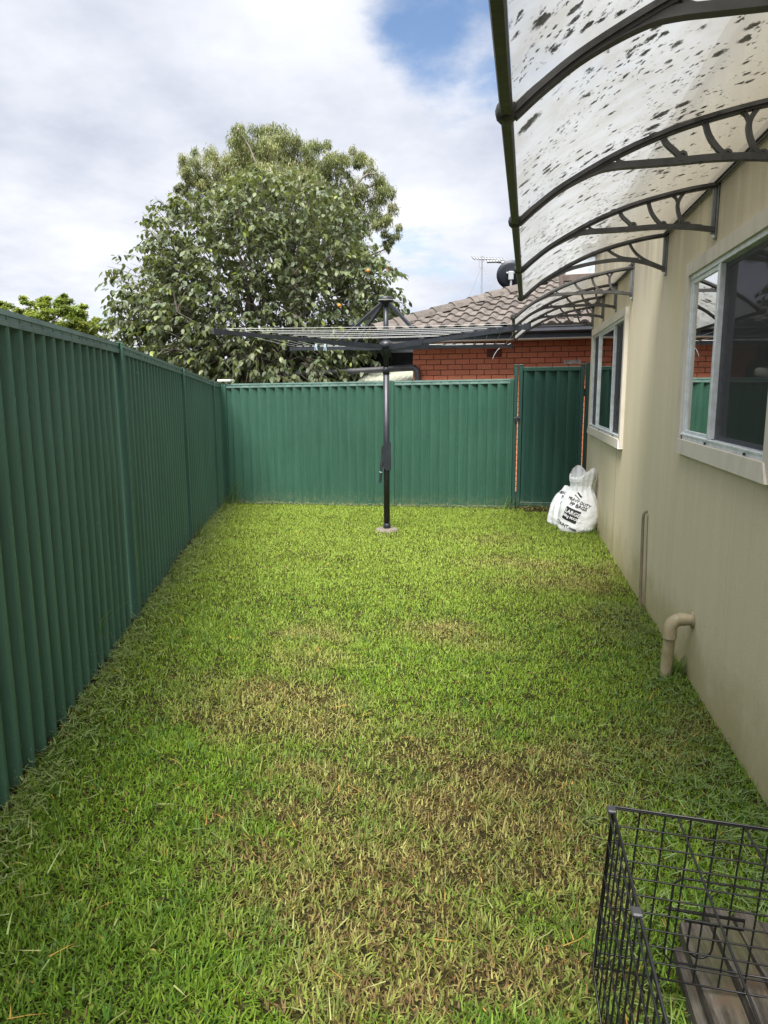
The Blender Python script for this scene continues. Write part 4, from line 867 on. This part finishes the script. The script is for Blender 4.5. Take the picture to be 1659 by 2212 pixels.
# eaves, gutter, roof
OV = .48; ZG = 2.43
GUT = Mat('charcoal_gutter', (.055, .06, .075), .45).var(5, .15).m
pc = NM.inverted() @ on_plane(820, 706, NV, N0-NV*OV); XL = pc.x; XR = LWALL
MB().box((XL+.1, -OV+.02, ZG-.012), (XR, .0055, ZG)).build('soffit', Mat('cream_soffit', (.55, .52, .45), .7).m, nb)
MB().box((XL, -OV, ZG-.02), (XR, -OV+.018, ZG+.0)).build('soffit_trim', Mat('pale_trim', (.62, .58, .50), .6).m, nb)
MB().box((XL, -OV-.003, ZG+.001), (XR, -OV+.02, ZG+.12)).build('fascia', Mat('slate_fascia', (.05, .055, .075), .5).var(4, .15).m, nb)
prof = [(.0, 0), (-.09, -.002), (-.112, .02), (-.112, .07), (-.122, .078), (-.122, .09), (-.105, .09), (-.10, .02), (-.01, .012), (-.0, .012)]
g_ = MB(); V = []
for x in (XL-.1, XR): V += [(x, -OV-.004+a, ZG+.075+b_) for a, b_ in prof]
n = len(prof); g_.add(V, [(j, (j+1) % n, n+(j+1) % n, n+j) for j in range(n)]+[tuple(range(n)), tuple(range(2*n-1, n-1, -1))]); g_.build('gutter', GUT, nb)
MB().box((XL+1.9, -OV-.130, ZG+.07), (XL+1.93, -OV-.126, ZG+.17)).box((XL+4.35, -OV-.130, ZG+.07), (XL+4.38, -OV-.126, ZG+.17)).build('gutter_joint', GUT, nb)
# pitch so that the hip climbs as seen
PT = math.radians(21.5); ZE = ZG+.16; YE = -OV-.07
TM = Mat('grey_brown_tile', (.22, .18, .16), .85, spec=.25); oi = TM.n('ShaderNodeObjectInfo'); cw = TM.coord('World')
tcol = TM.mix(oi.outputs['Random'], (.105, .092, .085), (.155, .135, .125)); tcol = TM.mix(TM.rng(TM.noise(cw, 9, 6, .7), .45, .68, 0, .75), tcol, (.06, .052, .047)); tcol = TM.mix(TM.rng(TM.noise(cw, 25, 4, .7), .6, .72, 0, .6), tcol, (.30, .285, .25)); TM.base(tcol); TM.bump(TM.noise(cw, 60, 4), .4, .006); TILE = TM.m
roof = MB().add([(XL-.02, YE+.03, ZE-.01), (XR, YE+.03, ZE-.01), (XR, YE+5.03, ZE-.01+5*math.tan(PT)), (XL+5, YE+5.03, ZE-.01+5*math.tan(PT))], [(0, 1, 2, 3)]).build('roof', TILE, nb, fix=False)
MB_ = roof
tw, tl = .235, .31
tp = []; ns = 12
for i in range(ns+1):
    t = i/ns; x = t*(tw+.012); bz = .045*math.sin(PI*min(1, max(0, (t-.42)/.58)))**.8 if t > .42 else .004*math.cos(t*7); tp.append((x, bz+.006))
tmb = MB(); V = []
for (yy, dz) in ((0, .030), (tl+.04, .0)):
    for (x, z) in tp: V.append((x, yy, z+dz))
for (x, z) in tp: V.append((x, 0.002, z+.03-.036))
n = ns+1
tmb.add(V, [(i, i+1, n+i+1, n+i) for i in range(ns)], 0, True); tmb.add(V, [(2*n+i, 2*n+i+1, i+1, i) for i in range(ns)])
TILE_ME = tmb.mesh('tile', TILE)
RM = Matrix.Rotation(PT, 4, 'X')
nrow = 13
for r in range(nrow):
    s_ = r*tl; y = YE+s_*math.cos(PT)-.02; z = ZE+s_*math.sin(PT); x0 = XL-.05+(y-YE)+.10*0
    k0 = math.ceil((x0-(XL-.05))/tw-.55)
    for k in range(k0, 27):
        x = XL-.05+k*tw
        if x > XL+5.75: break
        o = link('tile', TILE_ME, roof, (x, y, z+random.uniform(-.003, .003)), (PT, random.uniform(-.012, .012), random.uniform(-.008, .008)))
# ridge caps along the hip
hd = Vector((1, 1, math.tan(PT))); hl_ = hd.length; hdn = hd/hl_
capm = MB(); V = []; prf = [(-.15, -.055), (-.11, -.0), (-.05, .045), (0, .055), (.05, .045), (.11, 0), (.15, -.055)]
for (yy, dz, k) in ((0, .022, 1.08), (.42, 0, .95)): V += [(a*k, yy, b_+dz) for a, b_ in prf]
V += [(a*.98, .003, b_-.02) for a, b_ in prf]
capm.add(V, [(i, i+1, 8+i, 7+i) for i in range(6)], 0, True); capm.add(V, [(14+i, 15+i, 1+i, i) for i in range(6)]); CAP = capm.mesh('ridge_cap', TILE)
rotm = Matrix((hdn.cross(UP).normalized(), hdn, hdn.cross(UP).normalized().cross(hdn))).transposed()
for i in range(16):
    p = Vector((XL-.08, YE-.03, ZE+.045))+hdn*(.38*i); link('ridge_cap', CAP, roof, p, rotm.to_euler())
# the raised end of the roof beyond: pale sheet wall with a brown fascia
def NQ(u, v, back): return NM.inverted() @ on_plane(u, v, NV, N0+NV*back)
a = NQ(1222, 596, 1.4); b_ = NQ(1300, 535, 1.4)
MB().box((a.x, 1.4, a.z), (b_.x+1.5, 1.52, b_.z+.05)).box((a.x+.25, 1.25, b_.z+.051), (b_.x+1.5, 1.52, b_.z+.09)).build('upper_wall', Mat('pale_fibro', (.50, .56, .60), .6).var(5, .2).m, nb)
c_ = NQ(1216, 606, 1.3); MB().cbox((c_.x, 1.26, c_.z-.02), (b_.x+1.5, 1.38, a.z+.005), .01).cbox((c_.x-.06, 1.25, c_.z-.13), (c_.x+.02, 1.37, a.z+.05), .01).build('upper_fascia', Mat('brown_fascia', (.10, .075, .065), .6).var(8, .3).m, nb)
# downpipe along the carport
DP = Mat('grey_downpipe', (.055, .055, .062), .5).var(6, .3).m
q1 = NM.inverted() @ on_plane(905, 795, NV, N0-NV*.08)
zp = (NM.inverted() @ on_plane(800, 796, NV, N0-NV*.08)).z
MB().tube([(q1.x-2.6, -.08, zp-.10), (q1.x-.12, -.08, zp+.0)]+[(q1.x-.12+.10*math.sin(t), -.08, zp-.10+.10*math.cos(t)) for t in [i*PI/16 for i in range(1, 9)]]+[(q1.x-.02, -.08, .1)], .052, 12).build('downpipe', DP, nb)
# carport on the left of the bricks
cpt = empty('carport'); cpt.matrix_world = NM; tag(cpt, "dark carport with black shade cloth at the left of the brick house", 'carport')
BLK = Mat('black_shade_cloth', (.012, .013, .018), .9).m
MB().box((-3.9, .84, ZG-.10), (-.03, .89, ZG+.16)).build('fascia', Mat('slate_fascia_left', (.06, .065, .08), .5).m, cpt)
MB().box((-3.9, .891, ZG+.02), (-.02, 3.2, ZG+.08)).build('roof', Mat('dark_sheet_roof', (.06, .06, .065), .6).m, cpt)
MB().add([(-3.9, .95, ZG-.0), (-.045, .95, ZG-.0), (-.045, 1.3, .3), (-3.9, 1.3, .3)], [(0, 1, 2, 3)]).build('shade_cloth', BLK, cpt)
MB().box((-.04, .90, -.1), (-.012, 3.2, ZG)).build('side_lining', BLK, cpt)
MB().cbox((-3.85, .92, -.1), (-3.76, 1.0, ZG-.1), .006).build('post', DARKSTEEL, cpt)
MB().box((-3.9, .86, 2.03), (-1.2, .90, 2.10)).build('beam', DARKSTEEL, cpt)
# low garden shed roof
sh = empty('garden_shed'); sh.matrix_world = NM; tag(sh, 'low shed with pale cream corrugated roof behind the far fence', 'shed')
a = NM.inverted() @ on_plane(893, 806, NV, N0+NV*.7); x1_ = -.06; x0_ = -1.15; zr = a.z+.06
SHM = Mat('pale_cream_sheet', (.60, .63, .52), .45).var(6, .1).m
mb = MB(); V = []; nn = 44
for i in range(nn+1):
    x = x0_+(x1_-x0_)*i/nn; r_ = .014*(1 if (i % 4) in (1, 2) else 0)
    V += [(x, -.25, zr-.30+r_-.10*(1-min(1, i/10))), (x, .78, zr+r_-.10*(1-min(1, i/10)))]
mb.add(V, [(2*i, 2*i+2, 2*i+3, 2*i+1) for i in range(nn)]); mb.build('roof', SHM, sh, fix=False)
MB().box((x0_+.05, -.2, -.1), (x1_-.02, .75, zr-.42)).build('wall', SHM, sh)
# antenna and dish on the roof
def on_roof(u, v, back): return on_plane(u, v, NV, N0+NV*back)
GAL = Mat('galvanised_steel', (.42, .44, .46), .45, .5).m
b0 = on_roof(1040, 640, 2.9); tp_ = on_roof(1041, 556, 2.9); e = empty('tv_antenna', b0); tag(e, 'thin galvanised television antenna mast on the tiled roof', 'antenna')
hm = tp_.z-b0.z; S_ = lambda u, v: (on_roof(u, v, 2.9)-b0)
MB().tube([(0, 0, -.4), (0, 0, hm+.03)], .014, 6).build('mast', GAL, e)
bl, br_ = S_(1021, 558), S_(1089, 561); MB().tube([bl, br_], .012, 6).build('boom', GAL, e)
el = MB()
for i in range(11):
    p = bl.lerp(br_, .02+i*.096); el.tube([p-NV*.22+UP*.0, p+NV*.22], .005, 4)
el.tube([bl+NU*.02-UP*.03, bl+NU*.02+UP*.03], .006, 4); el.tube([S_(1036, 557), S_(1035, 580)], .006, 4); el.tube([S_(1045, 554), S_(1044, 566)], .006, 4); el.build('element', GAL, e)
gw = MB()
for u, v in ((1003, 652), (1074, 630)): gw.tube([(0, 0, hm*.8), S_(u, v)-UP*.15], .0035, 4)
gw.build('guy_wire', GAL, e)
cc = on_roof(1103, 593, 2.6); e = empty('satellite_dish', cc); tag(e, 'dark round satellite dish on the tiled roof beside the awning', 'dish')
DISH = Mat('dark_dish', (.035, .04, .055), .5).m
face = (NV*.93-NU*.25+UP*.35).normalized(); dm = MB(); pr = [(0, .03), (.11, .026), (.20, .015), (.265, 0), (.27, .006), (.20, .022), (.11, .033), (0, .037)]
dm.lathe([(r, -z) for r, z in pr], (0, 0, 0), 28, 0, face); dm.v = [tuple(Vector(v)-face*0) for v in dm.v]; dm.build('reflector', DISH, e)
MB().tube([-face*.09, -face*.09-UP*.25, -face*.09-UP*.60], .022, 8).build('mount_pole', GAL, e)
MB().cbox((-.05, -.05, -.09), (.05, .05, .07), .01, 0, Matrix.Translation(-face*.075)).cbox((-.09, -.03, .03), (.09, .03, .06), .004, 0, Matrix.Translation(-face*.075)).build('bracket', GAL, e)
arm0 = face*0+UP*-.2; MB().tube([-UP*.25+face*.02, face*.25-UP*.2-NU*.06, face*.42+UP*.04-NU*.10], .012, 6).tube([face*.42+UP*.04-NU*.10, face*.36+UP*.06-NU*.10], .03, 8).build('feed_arm', GAL, e)
a0, a1 = on_roof(1065, 566, 2.6)-cc, on_roof(1092, 572, 2.6)-cc
lp = empty('street_lamp', on_plane(1100, 700, FH, FH*42)); P1 = on_plane(1065, 565, FH, FH*42); P2 = on_plane(1090, 568, FH, FH*42); P3 = on_plane(1099, 580, FH, FH*42); P0 = lp.location.copy()
tag(lp, 'curved arm of a street lamp just left of the satellite dish', 'lamp'); LPM = GAL
MB().tube([Vector((P3.x-P0.x, P3.y-P0.y, -6)), P3-P0, P2-P0, P1.lerp(P2, .3)-P0], .06, 8).build('pole', LPM, lp); MB().cbox((-.45, -.12, -.05), (.35, .12, .07), .03, 0, Matrix.Translation(P1.lerp(P2, .15)-P0)).build('lamp_head', LPM, lp)

# blue tarpaulin bits behind the corner
TARP = Mat('blue_tarp', (.03, .12, .52), .5).m
p = at(475, 806, 13.6); mb = MB(); g = 12; V = [(i/g*.95-.3, .06*math.sin(i*1.9+j), .22-j/g*.5+.05*math.sin(i*1.3)+.04*math.sin(j*2.2)) for j in range(g+1) for i in range(g+1)]
mb.add(V, [(j*(g+1)+i, j*(g+1)+i+1, (j+1)*(g+1)+i+1, (j+1)*(g+1)+i) for j in range(g) for i in range(g)], 0, True); o = mb.build('tarpaulin', TARP, fix=False); o.location = p; so = o.modifiers.new('s', 'SOLIDIFY'); so.thickness = .003; tag(o, 'crumpled blue tarpaulin glimpsed behind the fence corner under the leafy tree', 'tarpaulin')
p = at(376, 800, 14.0); e = empty('lattice_screen', (p.x, p.y, 0)); tag(e, 'small cream slatted screen glimpsed under the leafy tree', 'screen')
for i in range(7): MB().cbox((-.24+i*.075, -.012, 0), (-.20+i*.075, .012, p.z+.06), .003).build('slat', SHM, e)
MB().cbox((-.27, -.02, p.z+.062), (.30, .02, p.z+.11), .004).build('top_rail', SHM, e)

# ================================================================== trees
BARK = Mat('grey_bark', (.12, .10, .08), .9); c = BARK.coord('Object', (1, 1, .3)); BARK.base(BARK.mix(BARK.rng(BARK.noise(c, 12, 6), .35, .7), (.06, .05, .04), (.19, .165, .14))); BARK.bump(BARK.noise(c, 25, 4), .6, .02); BARK = BARK.m
PALEBARK = Mat('pale_gum_bark', (.30, .27, .23), .85).var(3, .35).m
LEAF = leafmat('glossy_broad_leaf', .30, .46, .45); GUML = leafmat('fine_gum_leaf', .4, .5, .4); FEATH = leafmat('feathery_leaf', .45, .55, .3)
def col_mesh(me, cols):
    a = me.color_attributes.new('Col', 'FLOAT_COLOR', 'POINT'); cc = np.ones((len(cols), 4), np.float32); cc[:, :3] = cols; a.data.foreach_set('color', cc.ravel())
def quad_mesh(name, V, cols, per, faces, mat):
    n = len(V)//per; k = np.array(faces); lq = ((np.arange(n)*per)[:, None, None]+k[None]).reshape(-1); fl = k.shape[1]
    me = bpy.data.meshes.new(name); me.vertices.add(len(V)); me.vertices.foreach_set('co', np.asarray(V, np.float32).ravel()); me.loops.add(len(lq)); me.loops.foreach_set('vertex_index', lq.astype(np.int32))
    np_ = n*k.shape[0]; me.polygons.add(np_); me.polygons.foreach_set('loop_start', (np.arange(np_)*fl).astype(np.int32)); me.update(calc_edges=True); me.materials.append(mat)
    me.polygons.foreach_set('use_smooth', np.ones(np_, bool)); col_mesh(me, cols); return me
def branch(mb, A, B, r0, r1, wob, seg=6):
    A = Vector(A); B = Vector(B); Ln = (B-A).length; pts = []
    for i in range(seg+1):
        t = i/seg; j = Vector((random.uniform(-1, 1), random.uniform(-1, 1), random.uniform(-.5, 1)))*wob*Ln*math.sin(PI*t); pts.append(A.lerp(B, t)+j+UP*(.12*Ln*math.sin(PI*t)))
    mb.tube(pts, [r0+(r1-r0)*i/seg for i in range(seg+1)], 6); return pts
# --- persimmon: big drooping leaves in shoots
TD = 13.2; tc_ = at(555, 640, TD); base = Vector((tc_.x, tc_.y, 0)); k_ = TD/1560
pt = empty('persimmon_tree', base); tag(pt, 'broad dark green persimmon tree with large drooping leaves behind the far fence', 'tree')
lobes = [(545, 640, 230, 190), (620, 520, 155, 130), (470, 560, 145, 130), (545, 470, 110, 90), (690, 500, 85, 90), (340, 640, 95, 85), (320, 690, 62, 55), (720, 640, 125, 120), (790, 620, 65, 75), (400, 740, 130, 75), (600, 760, 190, 80), (680, 770, 100, 50), (740, 700, 70, 80), (395, 500, 70, 65), (810, 680, 45, 70), (450, 690, 160, 130), (262, 705, 30, 24), (520, 800, 130, 50), (420, 790, 100, 45), (640, 800, 110, 45), (340, 770, 60, 35)]
shoots = []
rl = random.Random(5)
for (u, v, ru, rv) in lobes:
    cpos = at(u, v, TD+rl.uniform(-.5, .5))-base; nsh = int(ru*rv/60)
    for i in range(nsh):
        d = Vector((rl.gauss(0, 1), rl.gauss(0, 1), rl.gauss(0, 1))).normalized(); rr = rl.uniform(.55, 1.0)**.6
        p = cpos+CR*d.x*ru*k_*rr+FH*d.y*min(ru, 150)*k_*rr+UP*d.z*rv*k_*rr
        shoots.append((p, (p-Vector((0, 0, 2.6))).normalized()))
wood = MB(); branch(wood, (0, 0, -.1), (.1, 0, 1.7), .16, .11, .03); wood.build('trunk', BARK, pt)
for i in range(26):
    p, _ = shoots[rl.randrange(len(shoots))]; mb = MB(); pts = branch(mb, (.1, 0, rl.uniform(1.2, 1.75)), p, .055, .010, .07, 8)
    for j in range(4):
        q = pts[rl.randrange(3, 9)]; b2 = q+Vector((rl.uniform(-.7, .7), rl.uniform(-.7, .7), rl.uniform(-.1, .7))); branch(mb, q, b2, .016, .005, .08, 4)
    mb.build('branch', BARK if i % 4 else PALEBARK, pt)
# leaf blade: 4 rows across the midrib, folded and curled
LR = [(0, .0, 0), (.22, .20, -.01), (.5, .27, -.05), (.78, .17, -.13), (1.0, .0, -.22)]
def leaf_verts():
    V = []
    for (t, wd, dz) in LR: V += [(-wd, t, dz+wd*.22), (0, t, dz), (wd, t, dz+wd*.22)]
    return np.array(V, float)
LV = leaf_verts(); LFC = [(r*3+c_, r*3+c_+1, (r+1)*3+c_+1, (r+1)*3+c_) for r in range(4) for c_ in range(2)]
P = []; C = []; leaves = []
for (p, outw) in shoots:
    n = rl.randint(5, 9); hd_ = Vector((outw.x+rl.gauss(0, .5), outw.y+rl.gauss(0, .5), outw.z*.4+rl.gauss(0, .3))).normalized(); tone = rl.random()
    tip = p+hd_*.34
    for i in range(n):
        t = i/n; q = p.lerp(tip, t)-UP*(.10*t*t); az = rl.uniform(0, 2*PI); dirv = (hd_*.45+Vector((math.cos(az), math.sin(az), 0))*.75-UP*rl.uniform(.25, 1.0)).normalized()
        s_ = rl.uniform(.078, .140); sd_ = dirv.cross(UP+Vector((rl.gauss(0, .35), rl.gauss(0, .35), 0))); sd_ = sd_.normalized() if sd_.length > .05 else Vector((1, 0, 0)); nn_ = sd_.cross(dirv)
        R3 = np.array([sd_, dirv, nn_])*s_; cb = np.array([.092, .122, .066]) if tone < .5 else np.array([.135, .162, .080])
        cb = cb*(.65+.75*rl.random())
        if rl.random() < .05: cb = np.array([.22, .27, .06])*(.7+.5*rl.random())
        if rl.random() < .0003: cb = np.array([.45, .12, .04])
        leaves.append((R3, np.array(q), cb, s_))
twm = MB()
for (p, outw) in shoots[::2]:
    twm.tube([p-outw*.25, p, p+outw*.25-UP*.06], [.006, .004, .002], 4, cap=False)
twm.build('twigs', BARK, pt, fix=False)['kind'] = 'stuff'
# the leaves nearest to the camera are pieces of their own, the mass behind is one
keyd = lambda q: (base+Vector(q[1])).dot(FH)-q[3]*8+(0 if (base.z+q[1][2]) > 1.9 else 50)
leaves.sort(key=keyd)
for (R3, q, cb, s_) in leaves[:300]:
    V = LV @ R3; me = bpy.data.meshes.new('leaf'); me.from_pydata(V.tolist(), [], LFC); me.materials.append(LEAF); col_mesh(me, np.tile(cb, (len(V), 1)))
    for p_ in me.polygons: p_.use_smooth = True
    link('leaf', me, pt, Vector(q))
rest = leaves[300:]
Vr = np.concatenate([LV @ R3+q for (R3, q, cb, s_) in rest]); Cr = np.concatenate([np.tile(cb, (15, 1)) for (R3, q, cb, s_) in rest])
link('foliage', quad_mesh('foliage', Vr, Cr, 15, LFC, LEAF), pt)['kind'] = 'stuff'
FR = Mat('orange_fruit', (.55, .20, .03), .4).m; frm = MB().lathe([(0, -.03), (.02, -.028), (.028, -.01), (.028, .008), (.02, .026), (0, .03)], (0, 0, 0), 12).mesh('fruit', FR)
for (u, v) in ((795, 585), (733, 660)): link('fruit', frm, pt, at(u, v, TD-1.25)-base)

def fine_tree(name, label, depth, lobes, base_uv, nleaf, lw, ll, droop, mat, palette, bark, seed, sub=7, flat=1.0, nbranch=40, trunk_r=.22):
    r = np.random.default_rng(seed); k = depth/1560; b0 = at(*base_uv, depth); base = Vector((b0.x, b0.y, 0)); e = empty(name, base); tag(e, label, 'tree')
    A = sum(a*b for _, _, a, b in lobes); V = []; C = []; tips = []
    for (u, v, ru, rv) in lobes:
        c0 = np.array(at(u, v, depth+r.uniform(-1, 1))-base); ns_ = max(4, int(sub*ru*rv/900))
        for s_ in range(ns_):
            d = r.normal(size=3); d /= np.linalg.norm(d); rr = r.uniform(.35, 1)**.5
            c1 = c0+np.array(CR)*d[0]*ru*k*rr+np.array(FH)*d[1]*ru*k*rr*.9+np.array([0, 0, 1])*d[2]*rv*k*rr; tips.append(c1)
            n = int(nleaf*ru*rv/A/ns_); cr_ = min(ru, rv)*k*r.uniform(.22, .42); q = r.normal(size=(n, 3)); q /= np.linalg.norm(q, axis=1)[:, None]; q *= (r.random((n, 1))**.4)*cr_; q[:, 2] *= flat; pos = c1+q
            pos[:, 2] -= droop*cr_*r.random(n)*1.2
            az = r.uniform(0, 2*PI, n); el_ = -droop+r.normal(0, .5, n); D = np.stack([np.cos(az)*np.cos(el_), np.sin(az)*np.cos(el_), np.sin(el_)], 1); S_ = np.stack([-np.sin(az+r.normal(0, .8, n)), np.cos(az), r.normal(0, .5, n)], 1); S_ /= np.linalg.norm(S_, axis=1)[:, None]
            L2 = ll*r.uniform(.6, 1.3, n)[:, None]; W2 = lw*r.uniform(.7, 1.3, n)[:, None]
            vv = np.stack([pos, pos+D*L2*.45+S_*W2*.5, pos+D*L2, pos+D*L2*.45-S_*W2*.5], 1); V.append(vv.reshape(-1, 3))
            pc_ = np.array(palette[r.integers(len(palette))])*r.uniform(.75, 1.25); cc_ = pc_*(r.uniform(.65, 1.35, n)[:, None]); C.append(np.repeat(cc_, 4, 0))
    link('crown', quad_mesh('crown', np.concatenate(V), np.concatenate(C), 4, [(0, 1, 2, 3)], mat), e)['kind'] = 'stuff'
    topz_ = np.mean([t[2] for t in tips]); fork = Vector((0, 0, topz_*.62)); mb = MB(); branch(mb, (0, 0, -.2), fork, trunk_r, trunk_r*.7, .02); mb.build('trunk', bark, e)
    idx = r.permutation(len(tips))[:nbranch]
    for i in idx:
        mb = MB(); st = Vector((0, 0, topz_*r.uniform(.42, .62))); pts = branch(mb, st, Vector(tips[i]), trunk_r*.4, .02, .06, 7)
        for j in range(3):
            q = pts[int(r.integers(3, 8))]; near_ = min(tips, key=lambda t: (Vector(t)-q).length+r.random()*1.5); branch(mb, q, Vector(near_), .035, .012, .08, 4)
        mb.build('branch', bark, e)
    return e
fine_tree('gum_tree', 'tall olive green gum tree with weeping fine foliage behind the persimmon', 24.0,
    [(545, 290, 55, 38), (600, 300, 42, 40), (505, 320, 40, 40), (560, 350, 75, 50), (440, 355, 55, 42), (480, 400, 70, 50), (410, 400, 28, 35), (390, 430, 30, 32), (640, 340, 45, 45), (700, 335, 45, 38), (690, 390, 70, 50), (765, 350, 42, 35), (790, 395, 42, 40), (770, 440, 45, 50), (830, 435, 32, 38), (845, 470, 22, 42), (815, 500, 22, 30), (745, 500, 45, 60), (760, 545, 35, 40), (838, 522, 13, 18), (600, 430, 120, 70)],
    (640, 845), 105000, .024, .13, .95, GUML, [(.215, .24, .115), (.26, .28, .135), (.17, .20, .095), (.30, .31, .15)], PALEBARK, 11, sub=9, flat=.85)
fine_tree('feathery_tree', 'light green feathery tree behind the left fence, low at the left edge', 36.0,
    [(40, 700, 65, 40), (110, 680, 70, 40), (160, 690, 45, 38), (195, 710, 35, 30), (125, 655, 30, 22), (70, 668, 40, 25), (0, 680, 45, 30), (180, 740, 60, 35), (60, 740, 80, 35), (-60, 700, 60, 50)],
    (90, 845), 42000, .09, .17, .15, FEATH, [(.26, .32, .07), (.20, .27, .06), (.30, .35, .08), (.16, .22, .05)], BARK, 12, sub=12, flat=.5, nbranch=24)
